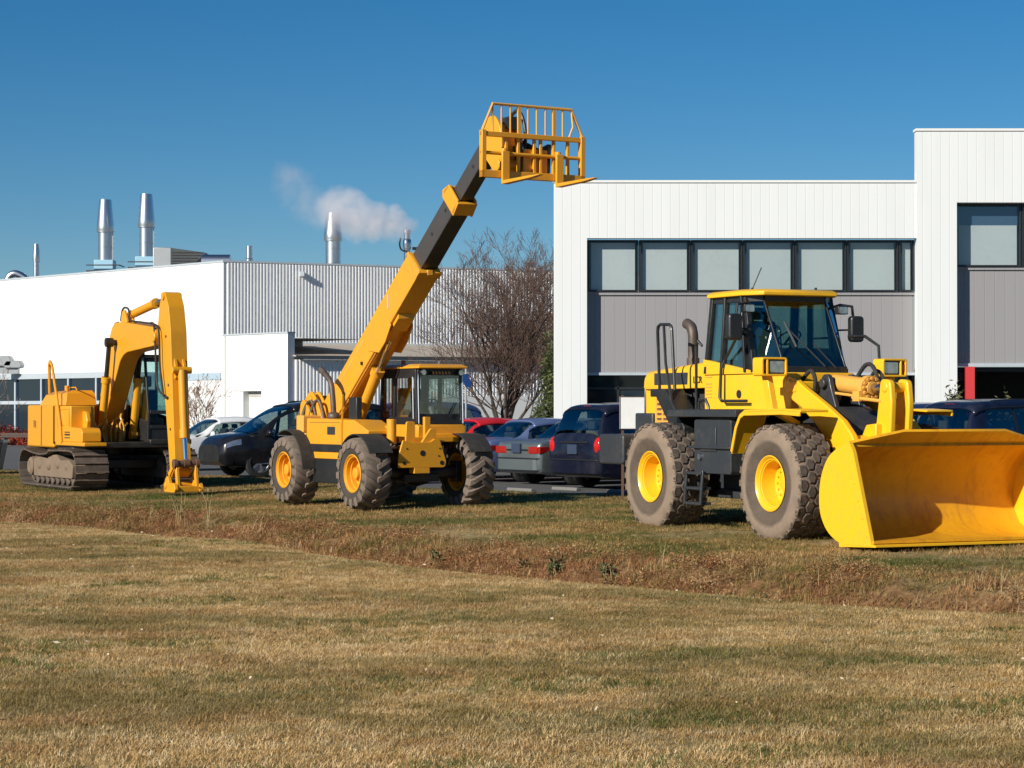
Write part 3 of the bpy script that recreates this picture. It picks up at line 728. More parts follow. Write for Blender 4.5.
b_ = MB(); b_.prism(fillet([(-2.45, 2.36), (-1.85, 2.36), (-1.85, 2.55), (-2.2, 2.58), (-2.36, 3.12), (-2.5, 3.12)], .05), -.26, .26); b_.prism(fillet(rect(-2.5, -2.37, 3.14, 3.32), .04), -.14, .14); b_.build('seat', M['seat'], ld, bevel=.04)
b_ = MB(); b_.bar((-.82, .12, 2.42), (-1.09, -.3, 2.93), .02, .02); b_.bar((-1.14, -.36, 3.06), (-.98, -.26, 2.70), .018, .03); b_.brk(); b_.bar((-.82, .3, 2.4), (-.98, .02, 2.75), .02, .02); b_.build('wiper', BK, ld)
b_ = MB(); b_.tube([(-2.06, -.8, 2.52), (-1.55, -.86, 2.92), (-1.3, -.82, 2.95)], .02, 8); b_.tube([(-2.06, -.8, 2.52), (-2.1, -.84, 2.4), (-2.1, -.86, 1.98), (-2.05, -.86, 1.93), (-1.35, -.86, 1.93)], .022, 8); b_.cyl((-1.72, -.765, 2.03), (-1.72, -.775, 2.03), .06, n=20)
b_.brk(); b_.tube([(-1.0, .62, 2.86), (-.9, .85, 2.86), (-.75, .98, 2.72), (-.72, .98, 2.36)], .022, 8); b_.build('door_handrail', BK, ld)
for s in (-1, 1):
    x0, y0 = (-1.5, -.72) if s < 0 else (-1.5, .62)
    b_ = MB(); b_.tube([(x0, y0, 3.28), (x0 + .12, y0 + s * .12, 3.33), (x0 + .16, y0 + s * .3, 3.31), (x0 + .16, y0 + s * .33, 3.1)], .02, 8); b_.tube([(x0 + .02, y0, 2.96), (x0 + .16, y0 + s * .33, 2.97)], .014, 6)
    mr = b_.build('mirror', BK, ld)
    c = (x0 + .16, y0 + s * .36, 2.98); b_ = MB(); b_.prism(fillet(rect(c[1] - .11, c[1] + .11, c[2] - .19, c[2] + .19), .06), c[0] - .05, c[0] + .07, 'yz'); b_.build('mirror_housing', BK, mr, bevel=.025)
    b_ = MB(); c = (x0 + .16, y0 + s * .12, 3.25); b_.prism(fillet(rect(c[1] - .085, c[1] + .085, c[2] - .06, c[2] + .06), .02), c[0] - .06, c[0] + .05, 'yz'); wl = b_.build('work_light', BK, ld, bevel=.01)
    b_ = MB(); b_.prism(fillet(rect(c[1] - .07, c[1] + .07, c[2] - .048, c[2] + .048), .02), c[0] + .05, c[0] + .056, 'yz'); b_.build('lens', M['lens'], wl)
b_ = MB(); b_.tube([(-1.62, -.62, 3.5), (-1.5, -.52, 3.85)], .008, 6); b_.cyl((-1.62, -.62, 3.5), (-1.6, -.61, 3.56), .018, n=8)
b_.build('antenna', BK, ld); b_ = MB(); b_.cyl((-2.2, .2, 3.54), (-2.2, .2, 3.58), .02, n=8); b_.brk(); b_.cyl((-1.5, .4, 3.54), (-1.5, .4, 3.58), .02, n=8); b_.build('roof_bolt', BK, ld)
# cab vent slots on the side
b_ = MB()
for k in range(10):
    if k == 5: b_.brk()
    b_.box(-2.68, -2.5, -.762, -.768, 1.98 + k * .05 + (.05 if k > 4 else 0), 1.995 + k * .05 + (.05 if k > 4 else 0))
b_.build('side_vent', M['amber_pale'], ld)
# lift arms
arm = [(-.72, 2.0), (-.74, 2.16), (-.66, 2.28), (-.5, 2.24), (-.25, 2.11), (.28, 1.87), (.69, 1.66), (.9, 1.48), (1.1, 1.2), (1.3, .75), (1.62, .42), (1.6, .24), (1.38, .22), (1.1, .4), (.86, .8), (.62, 1.12), (.36, 1.34), (.06, 1.58), (-.33, 1.83)]
for s in (-1, 1):
    b_ = MB(); b_.prism(arm, s * .55 - .05, s * .55 + .05)
    b_.cyl((-.62, s * .47, 2.13), (-.62, s * .63, 2.13), .1); b_.cyl((1.5, s * .46, .33), (1.5, s * .64, .33), .1); b_.build('lift_arm', Y, ld, bevel=.02)
    b_ = MB(); b_.cyl((-.9, s * .3, .95), (-.1, s * .42, 1.28), .085); b_.cur = 1; b_.cyl((-.1, s * .42, 1.28), (.45, s * .48, 1.45), .05); b_.build('lift_cylinder', [Y, M['chrome']], ld)
b_ = MB(); b_.cyl((.78, -.5, 1.3), (.78, .5, 1.3), .16, n=20); b_.prism([(.55, 1.25), (.78, 1.6), (1.02, 1.62), (1.02, 1.1)], -.28, .28); b_.build('cross_tube', Y, ld, bevel=.015)
b_ = MB()
for s in (-1, 1): b_.prism(fillet([(.98, 2.22), (1.2, 2.2), (1.24, 1.9), (1.2, 1.45), (1.12, .62), (.96, .6), (.82, 1.3), (.93, 1.9)], .07), s * .14 - .045, s * .14 + .045)
b_.cyl((1.09, -.2, 2.1), (1.09, .2, 2.1), .07); b_.cyl((1.0, -.3, 1.3), (1.0, .3, 1.3), .1); b_.cyl((1.04, -.2, .7), (1.04, .2, .7), .07); b_.prism([(1.0, .62), (1.58, .72), (1.58, .84), (1.0, .8)], -.05, .05)
b_.build('bell_crank', Y, ld, bevel=.02)
b_ = MB(); b_.cyl((-.36, 0, 2.18), (.42, 0, 2.11), .125, n=24); b_.cyl((.40, 0, 2.112), (.5, 0, 2.103), .165, n=20)
for k in range(12):
    a = 2 * PI * k / 12; b_.cyl((.49, .13 * math.cos(a), 2.104 + .13 * math.sin(a)), (.53, .13 * math.cos(a), 2.10 + .13 * math.sin(a)), .022, n=6)
b_.cyl((.5, 0, 2.103), (.54, 0, 2.10), .09); b_.tube([(-.2, -.17, 2.04), (.42, -.17, 1.99), (.5, -.15, 2.0)], .02, 8); b_.tube([(.3, -.17, 1.97), (1.0, -.17, 1.92)], .025, 8); b_.box(.34, .5, -.2, -.06, 1.92, 2.06)
bc = b_.build('bucket_cylinder', M['amber_pale'], ld, angle=40); bc['label'] = 'pale yellow tilt cylinder with bolted gland'
b_ = MB(); b_.cyl((.53, 0, 2.10), (1.06, 0, 2.08), .062, n=16); b_.build('rod', M['chrome'], bc)
b_ = MB(); b_.tube(spline([(-.2, .2, 2.2), (.0, .24, 2.42), (.22, .22, 2.4), (.36, .2, 2.2), (.3, .2, 2.0)], 5), .03, 8); b_.brk(); b_.tube(spline([(-.1, .3, 2.1), (.1, .34, 2.34), (.34, .3, 2.25), (.4, .28, 2.0)], 5), .025, 8); b_.brk(); b_.tube(spline([(-.5, -.3, 1.9), (-.4, -.32, 2.2), (-.55, -.3, 2.35), (-.8, -.3, 2.2)], 5), .03, 8); b_.build('hydraulic_hose', M['rubber'], ld)
# bucket
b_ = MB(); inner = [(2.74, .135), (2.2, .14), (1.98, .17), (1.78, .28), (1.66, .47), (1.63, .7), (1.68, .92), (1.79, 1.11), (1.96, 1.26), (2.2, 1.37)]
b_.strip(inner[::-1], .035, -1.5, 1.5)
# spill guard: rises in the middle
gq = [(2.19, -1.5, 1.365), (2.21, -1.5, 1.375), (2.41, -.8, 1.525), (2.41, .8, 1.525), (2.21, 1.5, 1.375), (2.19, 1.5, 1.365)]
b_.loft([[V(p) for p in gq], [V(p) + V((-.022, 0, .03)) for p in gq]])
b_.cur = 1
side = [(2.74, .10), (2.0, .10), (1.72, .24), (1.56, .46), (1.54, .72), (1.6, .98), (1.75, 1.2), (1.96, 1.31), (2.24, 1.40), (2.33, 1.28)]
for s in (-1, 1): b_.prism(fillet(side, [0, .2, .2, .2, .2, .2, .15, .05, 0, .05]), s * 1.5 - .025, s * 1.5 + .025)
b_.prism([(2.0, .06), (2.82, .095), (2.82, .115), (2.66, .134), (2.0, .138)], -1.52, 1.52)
bk = b_.build('bucket', [M['yellow_in'], Y], ld, angle=50); bk['label'] = 'wide yellow bucket with orange wear and painted shade inside'
b_ = MB()
for s in (-1.42, -1.33, -1.08, -.99, -.6, -.51, -.05, .05, .51, .6, 1.0, 1.1, 1.4): b_.brk(); b_.lathe([(.032, 0), (.03, .02), (.012, .03), (0, .03)], (2.6, s, .132), 'z', 10)
for k in range(4): b_.brk(); b_.cyl((2.62 - k * .09, -1.525, .22 + k * .22), (2.62 - k * .09, -1.532, .22 + k * .22), .014, n=8)
b_.build('edge_bolt', M['yellow'], bk)
b_ = MB()
for s in (-.55, .55): b_.prism([(1.58, .2), (1.35, .3), (1.45, .45), (1.6, .6)], s - .14, s - .08); b_.prism([(1.58, .2), (1.35, .3), (1.45, .45), (1.6, .6)], s + .08, s + .14)
b_.prism([(1.42, .75), (1.5, .95), (1.62, .93), (1.58, .7)], -.14, .14); b_.build('hinge_bracket', Y, bk)

# ------------------------------------------------------------------ telehandler
A_ = M['amber']
def tele_wheel():
    wv = sub('wheel', None); t = MB(); 
    prof = [(.31, -.20), (.345, -.225), (.43, -.245), (.51, -.25), (.555, -.235), (.575, -.19), (.585, -.1), (.587, 0)]
    prof = prof + [(r, -h) for r, h in prof[-2::-1]]
    t.lathe(prof, n=56); t.cur = 1; n = 17
    for sd in (-1, 1):
        for i in range(n):
            th0 = 2 * PI * (i + (.5 if sd > 0 else 0)) / n
            rings = []
            for k, (yy, dth, r0, r1, wd) in enumerate(((-.03, 0, .57, .62, .05), (.08, .10, .57, .622, .05), (.18, .2, .55, .615, .055), (.245, .26, .50, .59, .06), (.262, .30, .44, .51, .05))):
                th = th0 + dth; c, s_ = math.cos(th), math.sin(th); er = V((c, 0, s_)); et = V((-s_, 0, c)); ey = V((0, sd * yy, 0))
                rings.append([er * r0 + et * wd * 1.15 + ey, er * r1 + et * wd * .8 + ey, er * r1 - et * wd * .8 + ey, er * r0 - et * wd * 1.15 + ey])
            t.loft(rings)
    t.build('tyre', [M['ttyre'], M['tlug']], wv, angle=40)
    r = MB(); r.lathe([(.315, -.19), (.335, -.225), (.318, -.232), (.3, -.2), (.285, -.195), (.278, -.12), (.26, -.115), (.255, -.03), (.17, 0), (.15, -.03), (.15, -.09), (.11, -.12), (.10, -.17), (.05, -.185), (0, -.185)], n=44)
    r.lathe([(.315, .19), (.335, .225), (.3, .2), (.28, .06), (.1, .0), (0, 0)], n=44)
    for i in range(10):
        a = 2 * PI * i / 10; r.cyl((.2 * math.cos(a), -.0, .2 * math.sin(a)), (.2 * math.cos(a), -.035, .2 * math.sin(a)), .018, n=6)
    r.build('rim', A_, wv, angle=30); return wv
tl_ = thing('telehandler', 'amber telehandler with its boom raised and a fork carriage at the tip', 'telehandler', (-1.686, 38.7, -.037), .536 - PI / 2)
w0 = tele_wheel(); w0.parent = tl_; w0.location = (0, -1.03, .62)
for (x, y, a, sp) in ((0, 1.03, PI, .3), (-2.82, -1.03, 0, .7), (-2.82, 1.03, PI, .1)):
    c = dup(w0, tl_, (x, y, .62)); c.rotation_euler = (0, sp, a)
b_ = MB()
for x in (-2.82, 0):
    b_.brk(); b_.cyl((x, -.85, .62), (x, .85, .62), .12); b_.lathe([(0, -.24), (.2, -.2), (.25, 0), (.2, .2), (0, .24)], (x, 0, .62), 'y', 16)
    for s in (-1, 1): b_.box(x - .12, x + .12, s * .8 - .06, s * .8 + .06, .45, .82)
b_.box(-.1, .22, -.35, .35, .46, .6); b_.build('axle', M['boom_dark'], tl_, bevel=.01)
b_ = MB(); b_.box(-3.5, .35, -.42, .42, .72, 1.05); b_.box(-2.4, -.6, -.9, .9, .72, .84); b_.build('chassis', BK, tl_, bevel=.01)
# engine pod
b_ = MB(); pod = [(-2.45, .97), (-2.42, 1.57), (-.5, 1.54), (.05, 1.36), (.05, 1.3), (-.55, 1.24), (-.75, 1.0), (-.78, .97)]
b_.prism(pod, -.97, -.42)
b_.prism([(-2.5, .84), (-2.5, .965), (-.86, .965), (-.86, .84)], -.955, -.5)
pod_ = b_.build('engine_pod', A_, tl_, bevel=.012)
b_ = MB(); b_.box(-2.47, -.8, -.978, -.5, .972, 1.105); b_.build('black_band', BK, pod_)
b_ = MB(); b_.prism(fillet([(-2.45, .40), (-.85, .40), (-.75, .84), (-2.5, .84)], .05), -.94, -.55); b_.build('fuel_tank', BK, tl_, bevel=.015)
b_ = MB(); b_.prism(fillet([(-2.45, .45), (-.85, .45), (-.75, .84), (-2.5, .84)], .05), .55, .94); b_.build('side_tank', BK, tl_, bevel=.015)
b_ = MB(); b_.bar((-.95, -.98, 1.02), (-.92, -.985, 2.0), .025, .025); b_.build('marker_rod', A_, tl_)
# fenders
for (x, s) in ((0, -1), (0, 1), (-2.82, -1), (-2.82, 1)):
    b_ = MB(); ln = [(x + .70 * math.cos(a), .62 + .69 * math.sin(a)) for a in [R(d) for d in range(32, 163, 9)]]
    if x < -1: ln = [(x + .74 * math.cos(a), .62 + .74 * math.sin(a)) for a in [R(d) for d in range(2, 128, 9)]]
    b_.strip(ln, .022, s * .76, s * 1.22); b_.build('fender', M['rubber'], tl_, bevel=.006)
b_ = MB(); b_.prism(fillet([(-2.85, 1.3), (-2.55, 1.3), (-2.55, 1.62), (-2.85, 1.62)], .03), -.98, -.62); b_.box(-2.95, -2.45, -.98, -.6, 1.26, 1.3); b_.build('tool_box', M['amber_pale'], tl_, bevel=.01)
# rear pivot tower
b_ = MB()
for y in (-.5, -.36, .09, .22): b_.prism(fillet([(-3.62, .9), (-3.62, 1.55), (-3.45, 1.95), (-3.2, 2.1), (-3.0, 1.95), (-2.55, 1.3), (-2.55, .9)], [.02, .05, .12, .15, .12, .02, .02]), y - .02, y + .02)
b_.cyl((-3.2, -.56, 1.9), (-3.2, .3, 1.9), .09); b_.box(-3.65, -2.5, -.5, .22, .9, 1.15); b_.build('boom_tower', A_, tl_, bevel=.01)
b_ = MB()
for k, (x, y) in enumerate(((-3.45, -.62), (-3.2, -.66), (-3.0, -.6), (-3.6, -.45))): b_.brk(); b_.tube(spline([(x + .1, y, 1.25), (x - .02, y - .03, 1.55), (x + .02, y + .05, 1.8 + .03 * k), (x + .16, y + .1, 1.86), (x + .3, y + .12, 1.5)], 5), .026, 7)
b_.build('hydraulic_hose', M['brownpipe'], tl_)
b_ = MB()
for y in (-.6,): b_.prism(fillet([(-3.5, 1.3), (-3.42, 1.85), (-3.3, 1.93), (-3.2, 1.85), (-2.75, 1.45), (-2.75, 1.3)], .06), y - .03, y + .03)
b_.build('tower_plate', A_, tl_, bevel=.01)
b_ = MB(); b_.ball((-2.02, -.62, 1.6), .12, 14, 8, (1, 1, .8)); b_.tube(spline([(-2.02, -.62, 1.62), (-2.06, -.62, 1.95), (-2.13, -.62, 2.2), (-2.3, -.62, 2.34), (-2.52, -.62, 2.44)], 5), .052, 12); b_.cyl((-2.38, -.62, 2.38), (-2.56, -.62, 2.47), .06)
b_.build('exhaust_pipe', M['brownpipe'], tl_, angle=60)
# boom; P(s, off) is a point in the boom's own plane
th = R(37.7); D = V((math.cos(th), math.sin(th))); NN = V((-D.y, D.x)); B0 = V((-2.44, 1.61))
def P(s, o): p = B0 + D * s + NN * o; return (p.x, p.y)
b_ = MB()
b_.prism([P(-1.25, .12), P(-.9, 0), P(4.06, 0), P(4.06, .06), P(3.98, .53), P(-1.0, .55), P(-1.25, .42)], -.35, .07)
bm_ = b_.build('boom', A_, tl_, bevel=.012)
b_ = MB(); b_.prism([P(3.92, -.02), P(4.07, -.02), P(4.07, .02), P(3.92, .02)], -.37, .09); b_.prism([P(3.94, .0), P(4.05, .0), P(3.98, .55), P(3.9, .55)], -.365, -.35); b_.prism([P(3.94, .0), P(4.05, .0), P(3.98, .55), P(3.9, .55)], .07, .085); b_.box(P(4.03, 0)[0] - .05, P(4.03, 0)[0] + .05, -.2, -.1, P(4.03, 0)[1] - .03, P(4.03, 0)[1] + .06); b_.build('boom_collar', A_, bm_, bevel=.006)
b_ = MB()
b_.prism([P(1.75, .12), P(2.7, .12), P(2.7, -.06), P(2.35, -.16), P(2.05, -.16)], -.37, -.345); b_.prism([P(1.75, .12), P(2.7, .12), P(2.7, -.06), P(2.35, -.16), P(2.05, -.16)], .065, .09)
b_.prism([P(2.5, 0), P(2.95, 0), P(2.9, -.07), P(2.55, -.07)], -.3, .02); b_.build('cylinder_bracket', A_, bm_, bevel=.008)
b_ = MB(); b_.prism([P(2.75, .25), P(2.8, .25), P(2.95, .45), P(2.9, .46)], -.357, -.351); b_.build('gauge_mark', M['concrete'], bm_)
b_ = MB(); b_.tube([(*[P(-.6, -.03)[0], -.32], P(-.6, -.03)[1]), (P(1.9, -.03)[0], -.32, P(1.9, -.03)[1])], .012, 6); b_.brk(); b_.tube([(P(-.6, -.03)[0], -.26, P(-.6, -.03)[1]), (P(2.2, -.03)[0], -.26, P(2.2, -.03)[1])], .014, 6); b_.build('underside_pipe', M['amber_pale'], bm_)
b_ = MB(); b_.prism([P(3.6, .085), P(5.62, .085), P(5.62, .47), P(3.6, .47)], -.295, .015); b_.cur = 1
b_.prism([P(3.6, .075), P(5.62, .075), P(5.62, .086), P(3.6, .086)], -.29, .01)  # black sheet: shade under the extension put into the colour
for s_ in (4.7, 5.3): b_.prism([P(s_, .26), P(s_ + .06, .26), P(s_ + .06, .32), P(s_, .32)], -.302, -.294)
st2 = b_.build('boom_extension', [M['boom_grey'], M['boom_dark']], tl_, bevel=.006); st2['label'] = 'grey greased boom extension'
b_ = MB(); b_.prism([P(5.5, .0), P(5.78, .1), P(5.72, .52), P(5.5, .6), P(5.42, .5)], -.33, -.29); b_.prism([P(5.5, .0), P(5.78, .1), P(5.72, .52), P(5.5, .6), P(5.42, .5)], .01, .05)
b_.prism([P(5.52, .0), P(5.76, .05), P(5.76, .1), P(5.52, .085)], -.33, .05); b_.prism([P(5.5, .5), P(5.7, .48), P(5.68, .53), P(5.5, .56)], -.33, .05); b_.build('extension_collar', A_, st2, bevel=.008)
b_ = MB(); b_.prism([P(5.3, .13), P(7.3, .13), P(7.3, .43), P(5.3, .43)], -.255, -.025); b_.cur = 1; b_.prism([P(5.3, .122), P(7.15, .122), P(7.15, .131), P(5.3, .131)], -.25, -.03); b_.prism([P(6.4, .25), P(6.45, .25), P(6.45, .31), P(6.4, .31)], -.262, -.254)  # first black strip paints the shade under the tip section
st3 = b_.build('boom_tip_section', [M['boom_grey'], M['boom_dark']], tl_, bevel=.006)
b_ = MB()
for k_, (s0, s1) in enumerate(((.3, 1.2), (1.3, 1.7))): b_.brk(); b_.prism([P(s0, .40), P(s1, .40), P(s1, .44), P(s0, .44)], -.353, -.3505)
b_.build('boom_stripe', M['amber_pale'], bm_)
b_ = MB()
for s_ in (-.4, .5, 1.4): b_.brk(); b_.cyl((*[P(s_, .12)[0], -.35], P(s_, .12)[1]), (P(s_, .12)[0], -.375, P(s_, .12)[1]), .035, n=12)
b_.build('boom_bolt', M['boom_dark'], bm_)
b_ = MB(); b_.tube([(P(-.9, .57)[0], -.12, P(-.9, .57)[1]), (P(3.6, .57)[0], -.12, P(3.6, .57)[1])], .022, 6); b_.brk(); b_.tube([(P(-.9, .57)[0], -.18, P(-.9, .57)[1]), (P(3.6, .57)[0], -.18, P(3.6, .57)[1])], .018, 6); b_.build('boom_hose', M['rubber'], bm_)
# head
hx, hz = P(7.25, .28); hz -= .2
b_ = MB(); hd = fillet([(hx - .28, hz - .12), (hx - .22, hz + .12), (hx - .06, hz + .42), (hx + .2, hz + .46), (hx + .42, hz + .2), (hx + .46, hz - .45), (hx + .2, hz - .5), (hx, hz - .3)], [.03, .08, .1, .12, .15, .05, .05, .15])
for y in (-.33, .03): b_.prism(hd, y - .025, y + .025)
b_.prism([(hx - .2, hz - .1), (hx - .02, hz + .3), (hx + .22, hz + .3), (hx + .38, hz - .35), (hx + .15, hz - .38)], -.3, 0)
b_.cyl((hx + .35, -.4, hz - .38), (hx + .35, .1, hz - .38), .1); b_.build('boom_head', A_, tl_, bevel=.012)
b_ = MB(); b_.cyl((hx + .1, .06, hz + .1), (hx + .5, .45, hz - .2), .05); b_.tube(spline([(hx - .1, .02, hz + .35), (hx + .2, .1, hz + .55), (hx + .35, .15, hz + .2), (hx + .3, .15, hz - .3)], 5), .03, 7); b_.box(hx + .1, hx + .35, -.15, .05, hz + .22, hz + .42); b_.build('head_fitting', BK, tl_)
# carriage
CX = 3.72; Y0, Y1 = -.83, 1.12; Z0, Z1, Z2 = 5.44, 6.20, 6.63
b_ = MB()
for y in (Y0 + .04, Y1 - .04): b_.box(CX - .05, CX + .05, y - .04, y + .04, Z0, Z1)
b_.box(CX - .05, CX + .05, Y0, Y1, Z0, Z0 + .12); b_.box(CX - .04, CX + .04, Y0, Y1, Z1 - .1, Z1 - .02)
b_.cyl((CX, Y0, Z1 - .36), (CX, Y1, Z1 - .36), .03, n=12)
for y in (-.35, -.12, .18, .30, .55, .82): b_.bar((CX - .02, y, Z0 + .1), (CX - .02, y, Z1 - .06), .05, .05, (1, 0, 0))
b_.prism([(CX - .5, 5.5), (CX - .05, 5.55), (CX - .05, 5.95), (CX - .5, 5.85)], .0, .45)
b_.build('carriage_frame', A_, tl_, bevel=.008)
b_ = MB(); b_.prism([(CX - .55, 5.55), (CX - .1, 5.5), (CX - .05, 6.05), (CX - .35, 6.0)], .45, .53); b_.prism([(CX - .55, 5.55), (CX - .1, 5.5), (CX - .05, 6.05), (CX - .35, 6.0)], -.06, -.01); b_.cyl((CX - .3, -.1, 5.65), (CX - .3, .6, 5.65), .07); b_.build('carriage_pivot', M['boom_dark'], tl_, bevel=.01)
b_ = MB(); b_.tube([(CX, Y0 + .03, Z1), (CX, Y0 + .22, Z2), (CX, Y1 - .24, Z2), (CX, Y1 - .03, Z1)], .024, 8)
b_.build('guard_rail', M['amber_pale'], tl_)
for k in range(10):
    y = Y0 + .22 + k * (Y1 - Y0 - .46) / 9
    b_ = MB()
    if k in (3, 7): b_.bar((CX, y, Z1 - .05), (CX, y, Z2), .06, .04, (1, 0, 0))
    elif k == 9: b_.tube([(CX, y, Z2), (CX + .02, y + .02, Z1 + .15), (CX, y - .04, Z1 - .02)], .017, 7)
    else: b_.tube([(CX, y, Z1 - .04), (CX, y, Z2)], .015, 7)
    b_.build('guard_bar', M['amber_pale'], tl_)
for y in (-.42, .60):
    b_ = MB(); b_.box(CX + .06, CX + .11, y - .065, y + .065, Z0 - .06, Z1 - .33); b_.loft([[(CX + .06, y - .065, Z0 - .1), (CX + .06, y + .065, Z0 - .1), (CX + .06, y + .065, Z0 - .04), (CX + .06, y - .065, Z0 - .04)], [(CX + .9, y - .06, Z0 - .075), (CX + .9, y + .06, Z0 - .075), (CX + .9, y + .06, Z0 - .035), (CX + .9, y - .06, Z0 - .035)], [(CX + 1.18, y - .04, Z0 - .05), (CX + 1.18, y + .04, Z0 - .05), (CX + 1.18, y + .04, Z0 - .038), (CX + 1.18, y - .04, Z0 - .038)]])
    b_.cyl((CX + .03, y, Z1 - .38), (CX + .03, y, Z1 - .28), .05, n=10); b_.build('fork', A_, tl_, bevel=.006)
# lift cylinder
b_ = MB(); b_.cyl((-1.98, -.14, 1.5), (-1.2, -.14, 2.42), .1, n=20); b_.cyl((-1.26, -.14, 2.35), (-1.17, -.14, 2.455), .125, n=16); lc = b_.build('lift_cylinder', A_, tl_)
b_ = MB(); b_.cyl((-1.2, -.14, 2.42), (-.72, -.14, 2.98), .05, n=14); b_.cyl((-1.1, -.22, 2.36), (-.72, -.2, 2.9), .02, n=8); b_.build('rod', M['chrome'], lc)
b_ = MB(); b_.box(-1.62, -1.3, -.52, -.4, 1.52, 1.95); b_.build('black_box', BK, tl_, bevel=.02)
b_ = MB(); b_.box(-1.55, -1.25, -.981, -.9785, 1.28, 1.42); b_.build('decal', M['charcoal'], pod_)
b_ = MB(); b_.box(-.98, -.96, -.985, -.972, 1.0, 1.5); b_.brk(); b_.box(-2.3, -1.05, -.975, -.972, 1.49, 1.497); b_.build('panel_seam', M['rust'], pod_)
# front plate group
b_ = MB()
pl = fillet([(-.62, .72), (.30, .72), (.33, .82), (.2, 1.2), (.1, 1.22), (.02, 1.16), (-.4, 1.16), (-.52, 1.2), (-.6, .95)], [.03, .04, .03, .02, .03, .05, .05, .02, .02])
b_.prism(pl, .46, .50, 'yz'); b_.prism(fillet([(-.16, 1.12), (.06, 1.42), (.16, 1.36), (.12, 1.12)], [.02, .1, .08, .02]), .40, .46, 'yz')
b_.prism(fillet([(-.4, .8), (-.36, 1.52), (-.2, 1.52), (-.18, .8)], .04), .28, .33, 'yz'); b_.box(.28, .36, -.02, .09, 1.2, 1.6); b_.box(.05, .46, -.42, .3, .78, 1.1); b_.box(-.05, .12, -.4, .8, 1.16, 1.24)
b_.cyl((.12, -.55, 1.13), (.12, -.55, 1.56), .085, n=16); b_.tube([(-.5, -.5, 1.42), (.1, -.5, 1.38)], .05, 8)
b_.box(.3, .5, -.3, .0, .62, .72)
fp = b_.build('front_plate', A_, tl_, bevel=.01)
b_ = MB(); b_.cyl((.495, -.14, .97), (.505, -.14, .97), .05, n=20); b_.brk(); b_.cyl((.495, -.5, .8), (.505, -.5, .8), .03, n=12); b_.brk(); b_.cyl((.495, .24, .8), (.505, .24, .8), .04, n=12)
for (y, z) in ((-.45, 1.05), (.2, 1.05), (.18, .92)): b_.brk(); b_.cyl((.495, y, z), (.506, y, z), .015, n=8)
b_.build('bolt_hole', BK, fp)
# cab
cx0, cx1, cy0, cy1, cz0, cz1 = -1.78, -.34, .20, 1.16, 1.46, 2.46
b_ = MB(); b_.box(cx0, cx1, cy0, cy1, 1.2, 1.46); b_.box(cx1, cx1 + .05, cy0, cy1, 1.22, 1.44); b_.box(-1.0, -.05, .3, 1.1, 1.15, 1.3); b_.build('cab_base', A_, tl_, bevel=.012)
b_ = MB()
def side(y):
    o = [(cx0, cz0), (cx1, cz0), (cx1 - .05, cz1), (cx0 + .05, cz1)]
    b_.frame(fillet(o, .05), fillet(inset(o, .075), .09), y - .025, y + .025, 'xz')
    b_.bar((-1.22, y, cz0 + .05), (-1.2, y, cz1 - .03), .05, .07, (0, 1, 0))
    b_.box(cx0 + .04, cx1 - .04, y - .02, y + .02, cz0, cz0 + .13); b_.box(cx0 + .05, cx1 - .08, y - .02, y + .02, cz1 - .17, cz1)
side(cy0 + .02); side(cy1 - .02)
o = [(cy0, cz0), (cy1, cz0), (cy1 - .02, cz1), (cy0 + .02, cz1)]
b_.frame(fillet(o, .05), fillet(inset(o, .06), .07), cx1 - .06, cx1 - .01, 'yz'); b_.box(cx1 - .05, cx1 - .02, cy0 + .03, cy1 - .03, cz0, cz0 + .19); b_.box(cx1 - .07, cx1 - .03, cy0 + .03, cy1 - .03, cz1 - .12, cz1)
b_.frame(fillet(o, .05), fillet(inset(o, .1), .07), cx0 + .01, cx0 + .06, 'yz'); b_.bar((cx0 + .03, .48, cz0), (cx0 + .03, .48, cz1), .05, .12, (1, 0, 0)); b_.bar((cx0 + .03, .8, cz0), (cx0 + .03, .8, cz1), .05, .1, (1, 0, 0))
b_.build('cab_frame', BK, tl_, bevel=.008)
b_ = MB()
for y in (cy0 + .03, cy1 - .03): b_.tube([(cx1 + .015, y, cz0 + .02), (cx1 - .02, y, cz1 - .1)], .012, 6)
b_.brk(); b_.tube([(cx1 - .12, cy0 - .01, cz0 + .1), (cx1 - .15, cy0 - .01, cz1 - .15)], .012, 6); b_.build('window_trim', M['steel'], tl_)
b_ = MB(); b_.box(cx0 + .06, cx1 - .08, cy0 + .012, cy0 + .018, cz0 + .06, cz1 - .06); b_.build('side_window', M['cabglass_clear'], tl_, smooth=False)
b_ = MB(); b_.box(cx0 + .06, cx1 - .08, cy1 - .018, cy1 - .012, cz0 + .06, cz1 - .06); b_.build('side_window', M['cabglass_clear'], tl_, smooth=False)
b_ = MB(); b_.box(cx1 - .04, cx1 - .034, cy0 + .05, cy1 - .05, cz0 + .05, cz1 - .05); b_.build('windscreen', M['cabglass_clear'], tl_, smooth=False)
b_ = MB(); b_.loft([[(cx0 - .03, cy0 - .03, cz1), (cx1 + .12, cy0 - .03, cz1), (cx1 + .12, cy1 + .02, cz1), (cx0 - .03, cy1 + .02, cz1)], [(cx0 - .03, cy0 - .03, cz1 + .03), (cx1 + .12, cy0 - .03, cz1 + .03), (cx1 + .12, cy1 + .02, cz1 + .03), (cx0 - .03, cy1 + .02, cz1 + .03)], [(cx0 + .05, cy0 + .05, cz1 + .08), (cx1 + .02, cy0 + .05, cz1 + .08), (cx1 + .02, cy1 - .06, cz1 + .08), (cx0 + .05, cy1 - .06, cz1 + .08)]])
b_.build('cab_roof', A_, tl_, bevel=.01)
b_ = MB(); b_.box(cx1 - .0, cx1 + .04, cy0 + .28, cy1 - .28, cz1 - .11, cz1 - .05); b_.cur = 1
